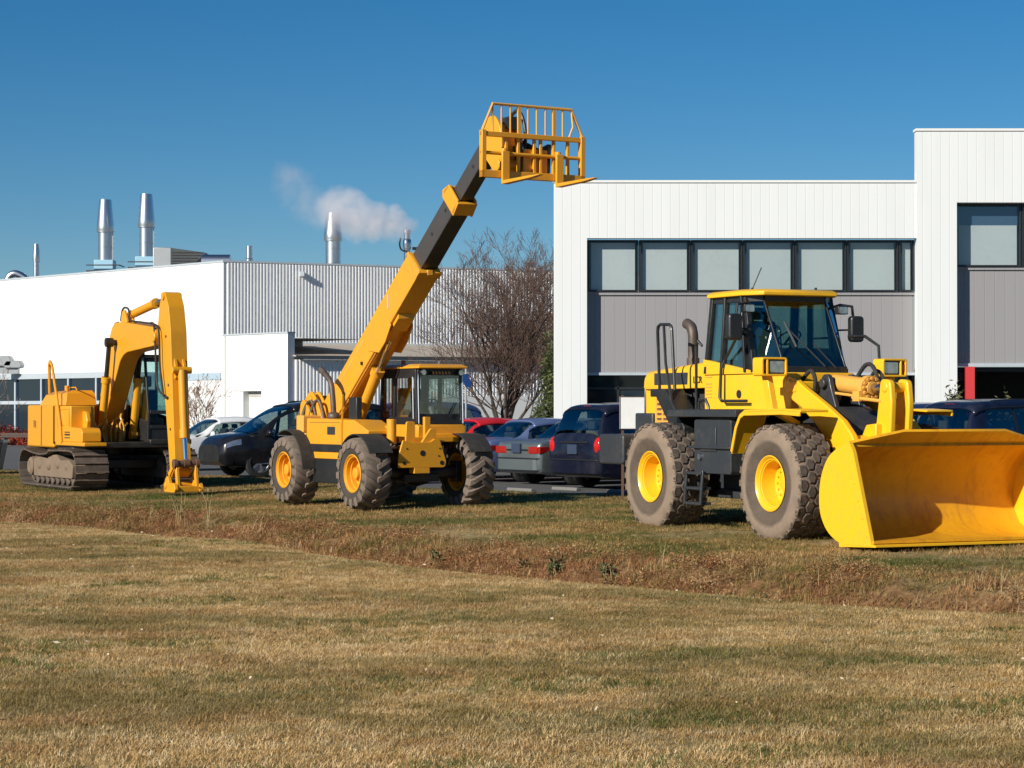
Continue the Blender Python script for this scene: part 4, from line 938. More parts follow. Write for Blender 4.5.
for k in range(6): b_.prism([(cy0 + .3 + k * .065, cz1 - .105), (cy0 + .33 + k * .065, cz1 - .105), (cy0 + .31 + k * .065, cz1 - .055), (cy0 + .28 + k * .065, cz1 - .055)], cx1 + .041, cx1 + .046, 'yz')
b_.build('header_vent', [BK, A_], tl_)
b_ = MB(); b_.cyl((cx0 + .55, cy0 + .2, cz1 + .07), (cx0 + .55, cy0 + .2, cz1 + .16), .05, .042, n=14); b_.build('beacon', M['orangelens'], tl_)
for y in (cy0 + .1, cy1 - .1):
    b_ = MB(); b_.cyl((cx1 + .0, y, cz1 - .07), (cx1 + .07, y, cz1 - .07), .055, n=16); wl = b_.build('work_light', BK, tl_, bevel=.006)
    b_ = MB(); b_.cyl((cx1 + .07, y, cz1 - .07), (cx1 + .075, y, cz1 - .07), .048, n=16); b_.build('lens', M['lens'], wl)
b_ = MB(); b_.prism(fillet([(-1.5, 1.5), (-.95, 1.5), (-.95, 1.66), (-1.25, 1.7), (-1.38, 2.12), (-1.52, 2.12)], .05), .42, .86); b_.build('seat', M['rubber'], tl_, bevel=.03)
b_ = MB(); b_.bar((-.55, .68, 1.5), (-.72, .68, 1.78), .08, .08); b_.box(-.6, -.4, .3, 1.05, 1.46, 1.62); b_.build('dashboard', M['greypanel'], tl_, bevel=.02)
b_ = MB(); b_.lathe([(.15, -.012), (.164, 0), (.15, .012), (.138, 0)], (0, 0, 0), 'z', 22, True); b_.bar((-.14, 0, 0), (.14, 0, 0), .025, .02); o = b_.build('steering_wheel', BK, tl_); o.location = (-.74, .68, 1.8); o.rotation_euler = (0, R(-50), 0)
b_ = MB(); b_.bar((cx1 + .0, .86, 1.6), (cx1 - .0, 1.0, 1.85), .015, .02); b_.build('wiper', BK, tl_)

# ------------------------------------------------------------------ excavator
O_ = M['ochre']
ex = thing('excavator', 'ochre tracked excavator with its arm folded down to the ground', 'excavator', (-8.85, 48.75, -.01), .5 - PI / 2)
def track(y0, y1):
    t = MB(); path = []
    xf, xr, zc, r = 1.72, -1.72, .43, .37
    for k in range(13): a = R(-90 + 180 * k / 12); path.append((xf + r * math.cos(a), zc + r * math.sin(a)))
    for k in range(1, 20):
        q = k / 20; path.append((xf + (xr - xf) * q, zc + r + .05 * math.sin(q * PI * 2) * (1 if q > .4 else .3) - .07 * math.sin(PI * q) ** 2 * (1 if .45 < q < 1 else .3)))
    for k in range(13): a = R(90 + 180 * k / 12); path.append((xr + r * math.cos(a), zc + r * math.sin(a)))
    # resample at the shoe pitch
    L = [0]
    for i in range(len(path)): L.append(L[-1] + (V(path[(i + 1) % len(path)]) - V(path[i])).length)
    n = round(L[-1] / .172)
    def at(d):
        d %= L[-1]
        for i in range(len(path)):
            if L[i] <= d <= L[i + 1]:
                q = (d - L[i]) / max(1e-6, L[i + 1] - L[i]); return V(path[i]).lerp(V(path[(i + 1) % len(path)]), q)
    for i in range(n):
        p, q = at(L[-1] * i / n), at(L[-1] * (i + .93) / n); d = (q - p).normalized(); o = V((d.y, -d.x))
        t.prism([tuple(p - o * .0), tuple(q), tuple(q + o * .028), tuple(q + o * .028 - d * .09), tuple(p + o * .028 + d * .03), tuple(p + o * .062 + d * .022), tuple(p + o * .062)], y0, y1)
        m_ = (p + q) / 2
        for yy in ((y0 + y1) / 2 - .1, (y0 + y1) / 2 + .07): t.prism([tuple(p - o * .09), tuple(q - o * .09), tuple(q - o * .01), tuple(p - o * .01)], yy, yy + .03)
    tr = t.build('track', M['mudsteel'], ex, bevel=0, smooth=False)
    f = MB(); s = -1 if y0 < 0 else 1; yi = (y0 + y1) / 2
    f.prism(fillet([(-1.35, .22), (1.45, .22), (1.5, .5), (1.2, .62), (.6, .6), (.35, .72), (-.1, .7), (-.35, .62), (-.9, .66), (-1.35, .6)], .05), yi - .24, yi + .24)
    for (x, z, q) in ((-.9, .48, .12), (-.2, .5, .16), (.45, .52, .13), (1.05, .47, .1)):
        f.ball((x, yi + s * .22, z), q, 10, 6, (1.2, .5, .9))
    f.build('track_frame', M['mud'], ex, bevel=.02)
    f = MB()
    for k in range(8): f.lathe([(.085, -.2), (.11, -.18), (.08, -.12), (.08, .12), (.11, .18), (.085, .2), (.045, .22), (.045, .26), (0, .26)] if s > 0 else [(0, -.26), (.045, -.26), (.045, -.22), (.085, -.2), (.11, -.18), (.08, -.12), (.08, .12), (.11, .18), (.085, .2)], (-1.25 + k * .37, yi, .16), 'y', 14)
    f.build('track_roller', M['mudsteel'], ex)
    f = MB(); f.lathe([(0, -.15), (.12, -.2), (.2, -.17), (.24, -.1), (.3, -.08), (.3, .08), (.24, .1), (.2, .17), (.12, .2), (0, .15)], (xf, yi, zc), 'y', 24); f.brk(); f.lathe([(0, -.22), (.14, -.24), (.2, -.2), (.22, -.06), (.31, -.05), (.31, .05), (.22, .06), (.2, .2), (.14, .24), (0, .22)], (xr, yi, zc), 'y', 18)
    f.build('sprocket', M['mud'], ex)
track(-1.5, -.78); track(.52, 1.24)
b_ = MB(); b_.box(-1.1, 1.1, -1.0, .75, .42, .62); b_.prism([(-1.0, -.9), (1.0, -.9), (.6, -.4), (.6, .2), (1.0, .7), (-1.0, .7), (-.6, .2), (-.6, -.4)], .6, .72, 'xy'); b_.cyl((0, -.1, .7), (0, -.1, .9), .62, n=28); b_.build('undercarriage', M['boom_dark'], ex, bevel=.02)
b_ = MB(); b_.box(-2.0, 1.9, -1.22, 1.12, .88, 1.0); b_.box(1.5, 1.92, .2, 1.14, .95, 1.06); b_.build('deck', M['boom_dark'], ex, bevel=.02)
b_ = MB(); b_.prism(fillet([(-2.6, -1.2), (-.2, -1.28), (-.2, 1.12), (-2.45, 1.05), (-2.72, .5), (-2.72, -.7)], [.25, .05, .05, .25, .3, .3], 6), .86, 1.80, 'xy'); b_.build('counterweight', O_, ex, bevel=.06)
b_ = MB(); b_.box(-.19, .98, -1.26, -.72, .98, 1.78); b_.box(.95, 1.0, -1.265, -.8, 1.3, 1.78); b_.prism([(.97, 1.0), (1.15, 1.0), (1.3, 1.45), (1.22, 1.62), (1.12, 1.66), (.97, 1.66)], -1.0, -.9)
sd = b_.build('engine_door', O_, ex, bevel=.02)
b_ = MB(); b_.frame(rect(.05, .92, 1.3, 1.72), inset(rect(.05, .92, 1.3, 1.72), .02), -1.272, -1.262); b_.box(.1, .86, -1.268, -1.262, 1.36, 1.66); b_.build('door_panel', O_, sd, bevel=.004)
b_ = MB(); b_.prism(fillet([(.2, 1.0), (1.85, 1.0), (1.85, 1.22), (1.75, 1.3), (1.0, 1.32), (.2, 1.34)], .04), -1.28, -.86); b_.box(.0, 2.05, -1.3, -.8, .92, 1.0); bx_ = b_.build('step_box', O_, ex, bevel=.015)
b_ = MB()
for z in (1.08, 1.14, 1.2): b_.box(.62, 1.0, -1.283, -1.286, z, z + (.022 if z != 1.14 else .035))
b_.build('decal', BK, bx_)
b_ = MB(); b_.box(-1.75, -1.69, -1.268, -1.262, 1.3, 1.46); b_.build('latch', M['rust'], ex)
b_ = MB(); b_.loft([[(-1.5, -1.2, 1.79), (.42, -1.2, 1.79), (.42, -.5, 1.79), (-1.5, -.2, 1.79)], [(-1.2, -1.15, 2.02), (.36, -1.15, 2.05), (.36, -.52, 2.05), (-1.2, -.25, 2.02)], [(-1.05, -1.0, 2.10), (.28, -1.0, 2.12), (.28, -.56, 2.12), (-1.05, -.3, 2.10)]]); b_.cyl((.2, -1.1, 2.1), (.2, -1.1, 2.22), .05); b_.tube([(.0, -1.0, 2.12), (.1, -1.0, 2.18), (.5, -1.0, 2.18), (.6, -1.0, 2.12)], .015, 6); b_.build('hood', O_, ex, bevel=.03)
b_ = MB(); b_.tube([(-.75, -1.2, 2.05), (-.72, -1.22, 2.66), (-.6, -1.24, 2.76), (-.42, -1.25, 2.68), (.1, -1.3, 2.0), (.42, -1.31, 1.3), (.48, -1.31, .98)], .03, 8); b_.build('handrail', O_, ex)
b_ = MB(); b_.ball((.9, -1.1, .86), .12, 10, 6, (1.1, .8, .7)); b_.build('mud_clod', M['concrete'], ex)
b_ = MB(); b_.box(-.21, -.19, -1.285, -1.27, .95, 1.78); b_.brk(); b_.box(-1.2, -1.19, -1.262, -1.245, .9, 1.78); b_.build('panel_seam', M['rust'], ex)
# boom and arm
b_ = MB()
bo = fillet([(-.1, 1.0), (-.35, 1.35), (.22, 2.3), (.72, 3.35), (.86, 3.5), (1.05, 3.58), (1.5, 3.58), (3.55, 3.40), (3.72, 3.25), (3.62, 3.02), (1.75, 2.92), (1.4, 2.78), (1.1, 2.4), (.55, 1.75), (.15, 1.0)], [.02, .1, .3, .1, .05, .08, .1, .1, .1, .05, .3, .2, .3, .1, .02])
b_.prism(bo, -.2, .2); b_.cyl((-.05, -.27, 1.15), (-.05, .27, 1.15), .12); b_.cyl((3.6, -.24, 3.2), (3.6, .24, 3.2), .11); boom = b_.build('boom', O_, ex, bevel=.015)
b_ = MB()
for s in (-1, 1): b_.prism(fillet([(-.3, .95), (-.2, 1.3), (.0, 1.4), (.3, .95)], .08), s * .27 - .03, s * .27 + .03)
b_.build('boom_foot', O_, ex, bevel=.01)
b_ = MB()
for (yy) in (-.07, .07): b_.prism(fillet([(1.1, 3.55), (1.2, 3.82), (1.35, 3.86), (1.55, 3.57)], .06), yy - .025, yy + .025)
b_.build('cylinder_lug', O_, boom, bevel=.008)
for s in (-1, 1):
    b_ = MB(); y = s * .36; b_.cyl((.62, y, 1.15), (.95, y, 2.35), .085, n=18); b_.cyl((.93, y, 2.28), (.96, y, 2.4), .105, n=16); b_.cyl((.62, y - .07, 1.15), (.62, y + .07, 1.15), .11)
    lc = b_.build('boom_cylinder', O_, ex); b_ = MB(); b_.cyl((.95, y, 2.38), (1.14, y, 3.12), .05, n=14); b_.cyl((1.15, y - .08, 3.15), (1.15, y + .08, 3.15), .1, n=16); b_.build('rod', M['boom_dark'], lc)
b_ = MB(); b_.cyl((1.15, -.45, 3.15), (1.15, .45, 3.15), .06); b_.build('cylinder_pin', M['boom_dark'], ex)
b_ = MB(); b_.cyl((1.3, 0, 3.74), (2.85, 0, 3.92), .09, n=18); b_.cyl((2.8, 0, 3.915), (2.95, 0, 3.93), .11, n=16); ac = b_.build('arm_cylinder', O_, ex)
b_ = MB(); b_.cyl((2.9, 0, 3.925), (3.85, 0, 4.02), .052, n=14); b_.build('rod', M['chrome'], ac)
b_ = MB(); b_.tube(spline([(1.0, -.12, 3.62), (1.15, -.12, 3.88), (1.5, -.12, 3.86), (1.7, -.14, 3.62), (2.4, -.16, 3.55), (3.4, -.19, 3.46), (3.75, -.23, 3.3), (3.85, -.24, 2.6), (4.05, -.23, 2.0), (4.2, -.2, 1.95)], 6), .022, 7)
b_.brk(); b_.tube(spline([(.55, -.18, 3.05), (.5, -.16, 3.3), (.62, -.14, 3.55), (.9, -.14, 3.6)], 5), .016, 6); b_.brk(); b_.tube(spline([(3.1, -.2, 3.5), (3.5, -.25, 3.45), (3.62, -.26, 3.0), (3.75, -.26, 2.2), (4.1, -.24, 1.98)], 6), .022, 7); b_.build('hydraulic_hose', M['rubber'], ex)
b_ = MB(); st = fillet([(3.48, 3.3), (3.62, 3.85), (3.78, 4.12), (3.95, 4.12), (4.16, 3.82), (4.30, 3.3), (4.44, 1.8), (4.60, .42), (4.38, .3), (4.28, .42), (3.95, 2.0), (3.55, 2.95)], [.05, .05, .08, .08, .05, .05, .3, .06, .06, .06, .3, .1])
b_.prism(st, -.17, .17); b_.cyl((3.86, -.2, 4.03), (3.86, .2, 4.03), .08)
for yy in (-.12, .06): b_.prism(fillet([(4.2, 3.0), (4.42, 2.62), (4.47, 2.35), (4.36, 2.3), (4.28, 2.3)], .04), yy, yy + .06)
arm_ = b_.build('arm', O_, ex, bevel=.012)
b_ = MB()
for (x, z) in ((4.02, 3.2), (4.18, 2.2), (4.3, 1.3)): b_.brk(); b_.cyl((x, -.17, z), (x, -.185, z), .03, n=10)
b_.build('grease_point', M['rust'], arm_)
b_ = MB(); b_.cyl((4.50, 0, 2.5), (4.64, 0, 1.25), .085, n=18); b_.cyl((4.635, 0, 1.3), (4.655, 0, 1.12), .1, n=16); b_.cyl((4.48, -.2, 2.5), (4.48, .2, 2.5), .07); bcx = b_.build('bucket_cylinder', O_, ex)
b_ = MB(); b_.cyl((4.65, 0, 1.16), (4.74, 0, .62), .052, n=14); b_.build('rod', M['chrome'], bcx)
b_ = MB(); b_.cyl((4.74, -.24, .6), (4.74, .24, .6), .07, n=16); b_.cyl((4.74, -.27, .6), (4.74, -.2, .6), .1, n=12); b_.cyl((4.74, .2, .6), (4.74, .27, .6), .1, n=12); b_.cyl((4.74, -.06, .6), (4.74, .06, .6), .095, n=12); b_.build('link_pin', M['rust'], ex)
b_ = MB()
for s in (-1, 1): b_.bar((4.74, s * .2, .6), (4.84, s * .2, .12), .06, .11, (1, 0, 0)); b_.bar((4.74, s * .25, .6), (4.44, s * .25, .36), .04, .1)
b_.build('link', O_, ex, bevel=.008)
b_ = MB()
for s in (-1, 1): b_.prism(fillet([(4.3, .02), (4.36, .3), (4.5, .36), (4.6, .2), (4.86, .22), (4.96, .1), (4.9, .02)], .05), s * .27 - .04, s * .27 + .04)
b_.box(4.55, 4.9, -.25, .25, .03, .15); b_.cyl((4.4, -.33, .16), (4.4, .33, .16), .07); b_.build('quick_coupler', O_, ex, bevel=.012)
b_ = MB()
for k in range(9):
    q_ = rnd.uniform; y_ = -.55 + k * .085 + q_(-.03, .03); h_ = q_(-.22, .12)
    b_.tube(spline([(.8 + q_(-.1, .1), y_, 1.0), (.86 + q_(-.08, .08), y_ + q_(-.05, .05), 1.28 + h_ * .5), (.9, y_ + q_(-.08, .08), 1.5 + h_), (.74 + q_(-.06, .06), y_ + q_(-.1, .1), 1.58 + h_), (.55, y_ + q_(-.08, .1), 1.4 + h_)], 4), q_(.014, .03), 7)
b_.build('hose_bundle', M['amber_pale'], ex)
for o in kids(ex):
    if o.name.split('.')[0] in ('boom', 'boom_foot', 'boom_cylinder', 'cylinder_pin', 'arm_cylinder', 'hydraulic_hose', 'arm', 'bucket_cylinder', 'link_pin', 'link', 'quick_coupler', 'hose_bundle'): o.location = (-.03, -.09, 0) if o.name.split('.')[0].startswith(('boom', 'cyl', 'hose')) else (0, -.03, 0)
# cab
kx0, kx1, ky0, ky1, kz0, kz1 = -.38, 1.3, .36, 1.16, 1.02, 2.86
fr = [(kx0, kz0), (kx1, kz0), (kx1 + .02, kz0 + .6), (kx1 - .22, kz1 - .05), (kx1 - .35, kz1), (kx0, kz1)]
b_ = MB()
for y in (ky0, ky1 - .05):
    b_.frame(fillet(fr, .04), fillet(inset(fr, .075), .04), y, y + .05, 'xz'); b_.bar((.5, y + .025, kz0), (.42, y + .025, kz1), .05, .09, (0, 1, 0)); b_.prism([(kx0 + .04, kz0), (kx1 - .04, kz0), (kx1 - .03, 1.45), (kx0 + .04, 1.62)], y + .005, y + .045)
for (x, z) in ((kx1 - .03, kz0 + .3), (kx1 - .25, kz1 - .08), (kx0 + .04, kz1 - .04), (kx0 + .04, 1.6), (kx1 - .02, kz0 + .62)): b_.box(x - .04, x + .04, ky0 + .05, ky1 - .05, z - .04, z + .04)
b_.box(kx1 - .06, kx1 - .01, ky0 + .05, ky1 - .05, kz0, kz0 + .34); b_.box(kx0, kx1 - .36, ky0, ky1, kz1, kz1 + .04); b_.box(kx0, kx0 + .05, ky0 + .05, ky1 - .05, kz0, 1.7)
b_.cyl((.2, .6, kz1 + .04), (.2, .6, kz1 + .12), .07); b_.build('cab_frame', BK, ex, bevel=.01)
b_ = MB(); b_.prism([(-.36, 1.03), (.02, 1.03), (.0, 1.75), (-.3, 2.2)], ky0 - .012, ky0 - .004); b_.build('cab_side_panel', M['greypanel'], ex)
b_ = MB(); b_.prism(inset(fr, .06), ky0 + .02, ky0 + .026); b_.build('side_window', M['cabglass'], ex, smooth=False)
b_ = MB(); b_.prism(inset(fr, .06), ky1 - .026, ky1 - .02); b_.build('side_window', M['cabglass'], ex, smooth=False)
b_ = MB(); b_.hexa([(kx1 + .0, ky0 + .05, kz0 + .64), (kx1 + .0, ky1 - .05, kz0 + .64), (kx1 - .215, ky1 - .05, kz1 - .1), (kx1 - .215, ky0 + .05, kz1 - .1), (kx1 - .006, ky0 + .05, kz0 + .64), (kx1 - .006, ky1 - .05, kz0 + .64), (kx1 - .221, ky1 - .05, kz1 - .1), (kx1 - .221, ky0 + .05, kz1 - .1)]); b_.build('windscreen', M['cabglass'], ex, smooth=False)
b_ = MB(); b_.prism(fillet([(.0, 1.3), (.6, 1.3), (.6, 1.5), (.2, 1.55), (.06, 2.15), (-.1, 2.15)], .06), .52, 1.0); b_.prism(fillet(rect(-.1, .04, 2.2, 2.45), .05), .62, .9); b_.build('seat', M['seat'], ex, bevel=.04)
b_ = MB(); b_.box(.9, 1.15, .5, 1.0, 1.1, 1.3); b_.bar((.75, .5, 1.3), (.82, .5, 1.75), .04, .04); b_.bar((.75, 1.0, 1.3), (.82, 1.0, 1.75), .04, .04); b_.build('controls', M['interior'], ex)

# ------------------------------------------------------------------ buildings
def cladding(name, col, pitch, axis=0, line=.55, rough=.5, streak=.1):
    """flat-lock metal panels: a fine joint every `pitch` metres"""
    m, nt, b, o = new_mat(name)
    t = N(nt, 'ShaderNodeTexCoord'); s = N(nt, 'ShaderNodeSeparateXYZ'); nt.links.new(t.outputs['Object'], s.inputs[0])
    fr = math_(nt, 'FRACT', math_(nt, 'DIVIDE', s.outputs[axis], pitch))
    e = math_(nt, 'ABSOLUTE', math_(nt, 'SUBTRACT', fr, .5))
    g_ = ramp(nt, e, [(.465, (0, 0, 0)), (.49, (1, 1, 1))])
    fl = math_(nt, 'FLOOR', math_(nt, 'DIVIDE', s.outputs[axis], pitch)); wn = N(nt, 'ShaderNodeTexWhiteNoise', noise_dimensions='1D'); nt.links.new(fl, wn.inputs['W'])
    mp = N(nt, 'ShaderNodeMapping'); mp.inputs['Scale'].default_value = (1.2, 1.2, .12); nt.links.new(t.outputs['Object'], mp.inputs[0])
    st = noise_(nt, 1.5, 5, .6, vec=mp.outputs[0])
    c = mix(nt, math_(nt, 'MULTIPLY', wn.outputs[0], .05), col, [x * .8 for x in col])
    c = mix(nt, math_(nt, 'MULTIPLY', ramp(nt, st, [(.45, (0, 0, 0)), (.75, (1, 1, 1))]), streak), c, [x * .72 for x in col])
    c = mix(nt, math_(nt, 'MULTIPLY', g_, line), c, [x * .45 for x in col])
    nt.links.new(c, b.inputs['Base Color']); b.inputs['Roughness'].default_value = rough
    inv = math_(nt, 'SUBTRACT', 1, g_); bump(nt, b, inv, .4, .02)
    return m
M['whiteclad'] = cladding('white_metal_cladding', (.72, .735, .73), .27, 0, .16, .5, .2)
M['greyclad'] = cladding('grey_metal_cladding', (.285, .275, .28), .31, 0, .35)
M['whitewall'] = paint('white_rendered_wall', (.74, .74, .72), .7, (.5, .48, .44), .16, .25, coat=0)
M['facwall'] = cladding('white_wall_sheets', (.70, .70, .685), 1.9, 0, .10, .6, .12)
M['ribmetal'] = paint('silver_ribbed_metal', (.80, .80, .80), .5, (.4, .39, .37), .3, .4, coat=0)
M['frame_dark'] = simple('dark_window_frame', (.02, .024, .028), .4)
M['frame_pale'] = simple('pale_aluminium_frame', (.42, .47, .51), .4)
M['blind'] = paint('grey_green_blind', (.47, .50, .49), .8, (.3, .33, .33), .3, .8, coat=0)
nt = M['blind'].node_tree; b = nt.nodes['Principled BSDF']; oi = nt.nodes.new('ShaderNodeObjectInfo'); src = b.inputs['Base Color'].links[0].from_socket
nt.links.new(mix(nt, math_(nt, 'MULTIPLY', oi.outputs['Random'], .35), src, (.36, .41, .42)), b.inputs['Base Color'])
M['bglass'] = glass('office_window_glass', (.93, .97, .98), .05)
M['dglass'] = simple('dark_reflective_glass', (.010, .02, .034), .04, 0, .5)
M['bluebox'] = simple('deep_blue_window', (.05, .09, .15), .12, 0, .8)
M['redcol'] = paint('red_column_paint', (.62, .04, .045), .5, (.3, .05, .04), .25, 1)
M['roof_tan'] = paint('tan_roof_sheet', (.46, .39, .31), .85, (.2, .17, .14), .4, .35, coat=0)
M['roof_dark'] = paint('dark_fascia', (.05, .06, .065), .5, (.1, .1, .1), .3, 1, coat=0)
M['blueband'] = simple('blue_grey_band', (.36, .46, .54), .5)

# office block on the right: front plane local y = 0, facing the camera
ob = thing('office_building', 'white clad office block with a row of grey blinded upper windows', 'building', (1.26, 66, 0))
W = MB()
H1, H2, XT = 8.5, 10.05, 10.89
def wbox(x0, x1, z0, z1, y0=0, y1=.35): W.box(x0, x1, y0, y1, z0, z1)
wbox(0, .99, 0, H1); wbox(.99, XT, 6.83, H1)                       # left pier, header
wbox(XT + .001, 12.09, 0, H2, -.04, .35); wbox(12.09, 24, 7.9, H2, -.04, .35)
W.hexa([(0, .35, 0), (.35, .35, 0), (1.0, 14, 0), (.65, 14, 0), (0, .35, H1), (.35, .35, H1), (1.0, 14, H1), (.65, 14, H1)]); W.box(24, 24.3, -.04, 14, 0, H2)
W.build('wall', M['whiteclad'], ob, smooth=False)
W = MB(); W.box(.35, XT, .35, 13.9, H1 - .5, H1 - .3); W.box(XT + .6, 24, .35, 13.9, H1 - .5, H1 - .3); W.build('roof', M['roof_dark'], ob, smooth=False)
W = MB(); W.box(-.03, XT, -.04, .4, H1, H1 + .07); W.box(XT - .03, 24.3, -.08, .4, H2, H2 + .07); W.build('parapet_cap', M['whitewall'], ob, smooth=False)
W = MB(); W.box(.99, XT, .42, .5, 2.80, 5.14); W.box(12.09, 24, .42, .5, 3.08, 5.9); W.build('grey_panel', M['greyclad'], ob, smooth=False)
W = MB(); W.box(.99, XT, .36, .5, 5.14, 5.24); W.box(12.09, 24, .36, .5, 5.9, 5.99); W.build('window_sill', M['greyclad'], ob, smooth=False)
W = MB(); W.box(.99, XT, .36, .52, 2.72, 2.80); W.box(12.09, 24, .36, .52, 2.98, 3.08); W.build('panel_drip', M['frame_pale'], ob, smooth=False)
# windows
def window(x0, x1, z0, z1, blind=True, bz=None):
    f = MB(); f.frame(rect(x0, x1, z0, z1), inset(rect(x0, x1, z0, z1), .045), .30, .42)
    f.box(x0, x1, .62, .64, z0, z1); fr_ = f.build('window', M['frame_dark'], ob, smooth=False)
    p = MB(); a_, c_ = rnd.uniform(-.006, .006), rnd.uniform(-.006, .006); q = [(x0 + .06, .349 - a_ - c_, z0 + .06), (x1 - .06, .349 + a_ - c_, z0 + .06), (x1 - .06, .349 + a_ + c_, z1 - .06), (x0 + .06, .349 - a_ + c_, z1 - .06)]; p.add(q, [(0, 1, 2, 3)]); p.build('pane', M['bglass'], fr_, smooth=False, recalc=False)
    p = MB(); p.box(x0 + .12, x1 - .1, .46, .475, z0 + .05, (bz or z1 - .08)); p.build('blind', M['blind'], fr_, smooth=False)
    if bz: p = MB(); p.box(x0 + .07, x1 - .07, .5, .51, z0 + .05, z1 - .06); p.build('dim_room', M['bluebox'], fr_, smooth=False)
xw = 1.0
for k in range(7):
    x1 = min(xw + 1.567, XT); window(xw + .012, x1 - .012, 5.25, 6.80); xw = x1
window(12.12, 14.1, 6.0, 7.88, bz=7.25)
for k in range(5): window(14.12 + k * 2.0, 16.1 + k * 2.0, 6.0, 7.88, bz=7.25)
# ground floor: dark glazing under the panels, open undercroft on the right
W = MB(); W.box(.99, XT, .9, .95, 0, 2.75)
W.build('entrance_glazing', M['dglass'], ob, smooth=False)
W = MB()
for k in range(11): W.box(.99 + k * .95, 1.04 + k * .95, .84, .9, 0, 2.72)
W.box(.99, XT, .84, .9, 2.3, 2.36); W.box(.99, XT, .5, .9, 2.72, 2.78); W.build('mullion', M['frame_dark'], ob, smooth=False)
W = MB(); W.box(12.09, 24, 8, 8.1, 0, 3.0); W.box(11.9, 12.0, .4, 8, 0, 3.0); W.box(12.09, 24, .55, 8, 2.85, 2.97); W.box(12.2, 12.6, .5, .9, 2.55, 2.8); W.build('undercroft', M['interior'], ob, smooth=False)
W = MB(); W.box(12.38, 12.64, .08, .34, 0, 2.97); W.build('column', M['redcol'], ob, smooth=False)

# factory on the left
AX, AY = -14.3, 109.0
fb = thing('factory_building', 'large white factory with silver ribbed side wall and low glazed front', 'building', (AX, AY, 0))
u = V((.899, .438)); l = V((-.679, .734)); nl = V((-.734, -.679)); nu = V((.438, -.899))
HT = 8.98
def slab(mb, o, d, t0, t1, n, a, b, z0, z1):
    """a box along direction d from o, between offsets a and b along the outward normal n"""
    q = [V(o) + d * t0 + n * a, V(o) + d * t1 + n * a, V(o) + d * t1 + n * b, V(o) + d * t0 + n * b]
    mb.hexa([(p.x, p.y, z0) for p in q] + [(p.x, p.y, z1) for p in q])
O = V((0, 0))
W = MB(); slab(W, O, l, .0, 40, nl, 0, -.4, 0, HT); slab(W, O, u, .4, 34, nu, -.25, -.5, 0, HT - .05)
q = O + l * 40; W.hexa([(q.x, q.y, 0), (q.x + .4, q.y, 0), (q.x + 30, q.y + 14, 0), (q.x + 29.6, q.y + 14, 0), (q.x, q.y, HT), (q.x + .4, q.y, HT), (q.x + 30, q.y + 14, HT), (q.x + 29.6, q.y + 14, HT)])
W.build('wall', M['facwall'], fb, smooth=False)
W = MB(); rp = [O + l * .2, O + l * 40, O + l * 40 + u * 34, O + u * 34]; W.add([(p.x, p.y, HT - .3) for p in rp], [(0, 1, 2, 3)]); W.build('roof', M['roof_tan'], fb, smooth=False, recalc=False)
W = MB(); slab(W, O, l, -.05, 40, nl, .03, -.45, HT, HT + .09); slab(W, O, u, -.05, 34, nu, .05, -.5, HT + .002, HT + .10); W.build('parapet_cap', M['frame_pale'], fb, smooth=False)
# ribbed sheets: real folds
def ribs(mb, o, d, n, t0, t1, z0, z1, pitch=.26, depth=.06):
    k = int((t1 - t0) / pitch); line = []
    for i in range(k):
        t = t0 + i * pitch
        line += [o + d * t + n * 0, o + d * (t + pitch * .4) + n * 0, o + d * (t + pitch * .52) + n * depth, o + d * (t + pitch * .88) + n * depth]
    vs = [(p.x, p.y, z0) for p in line] + [(p.x, p.y, z1) for p in line]; m_ = len(line)
    mb.add(vs, [(i, i + 1, m_ + i + 1, m_ + i) for i in range(m_ - 1)])
W = MB(); ribs(W, O, u, nu, .12, 33, 5.05, HT - .02, .17, .06); W.build('ribbed_wall', M['ribmetal'], fb, smooth=False, recalc=False)
W = MB(); slab(W, O, u, .1, 33, nu, .12, -.2, 4.78, 5.06); W.build('flashing', M['whitewall'], fb, smooth=False)
W = MB(); slab(W, O, l, .2, 6.0, nl, .04, 0, 3.15, 3.5); W.build('wall_band', M['blueband'], fb, smooth=False)
# corner block with roller door, and the lean-to beside it
CB = V((-10.4 - AX, 102.0 - AY)); W = MB()
slab(W, CB, l, 0, 2.05, nl, 0, -.4, 0, 5.22); slab(W, CB, l, 3.5, 5.2, nl, 0, -.4, 0, 5.22); slab(W, CB, l, 2.05, 3.5, nl, 0, -.4, 2.55, 5.22)
slab(W, CB + l * 5.2, u, 0, 4, nu, 0, .3, 0, 5.2)
W.add([(p.x, p.y, 5.0) for p in (CB + l * .2 + u * .3, CB + l * 5.0 + u * .3, CB + l * 5.0 + u * 4.2, CB + l * .2 + u * 4.2)], [(0, 1, 2, 3)])
blk = W.build('corner_block', M['whitewall'], fb, smooth=False)
W = MB(); slab(W, CB, l, -.04, 5.2, nl, .04, -.42, 5.22, 5.29); W.build('block_cap', M['frame_pale'], blk, smooth=False)
W = MB(); slab(W, CB, l, 2.05, 3.5, nl, -.36, -.4, 0, 2.2); slab(W, CB, l, 2.05, 3.5, nl, -.34, -.38, 2.2, 2.25)
W.cur = 1; slab(W, CB, l, 2.05, 3.5, nl, -.33, -.37, 2.25, 2.55); W.build('roller_door', [M['whitewall'], M['concrete']], blk, smooth=False)
LT = CB + u * .25 - nu * .1
W = MB(); ribs(W, LT, u, nu, .1, 7.5, .05, 4.0, .17, .05); ribs(W, LT, u, nu, 7.5, 24, 2.3, 4.0, .17, .05); W.build('lean_to_wall', M['ribmetal'], fb, smooth=False, recalc=False)
W = MB(); slab(W, LT, u, 7.5, 24, nu, .07, -.2, 0, 2.32); W.build('lean_to_plinth', M['whitewall'], fb, smooth=False)
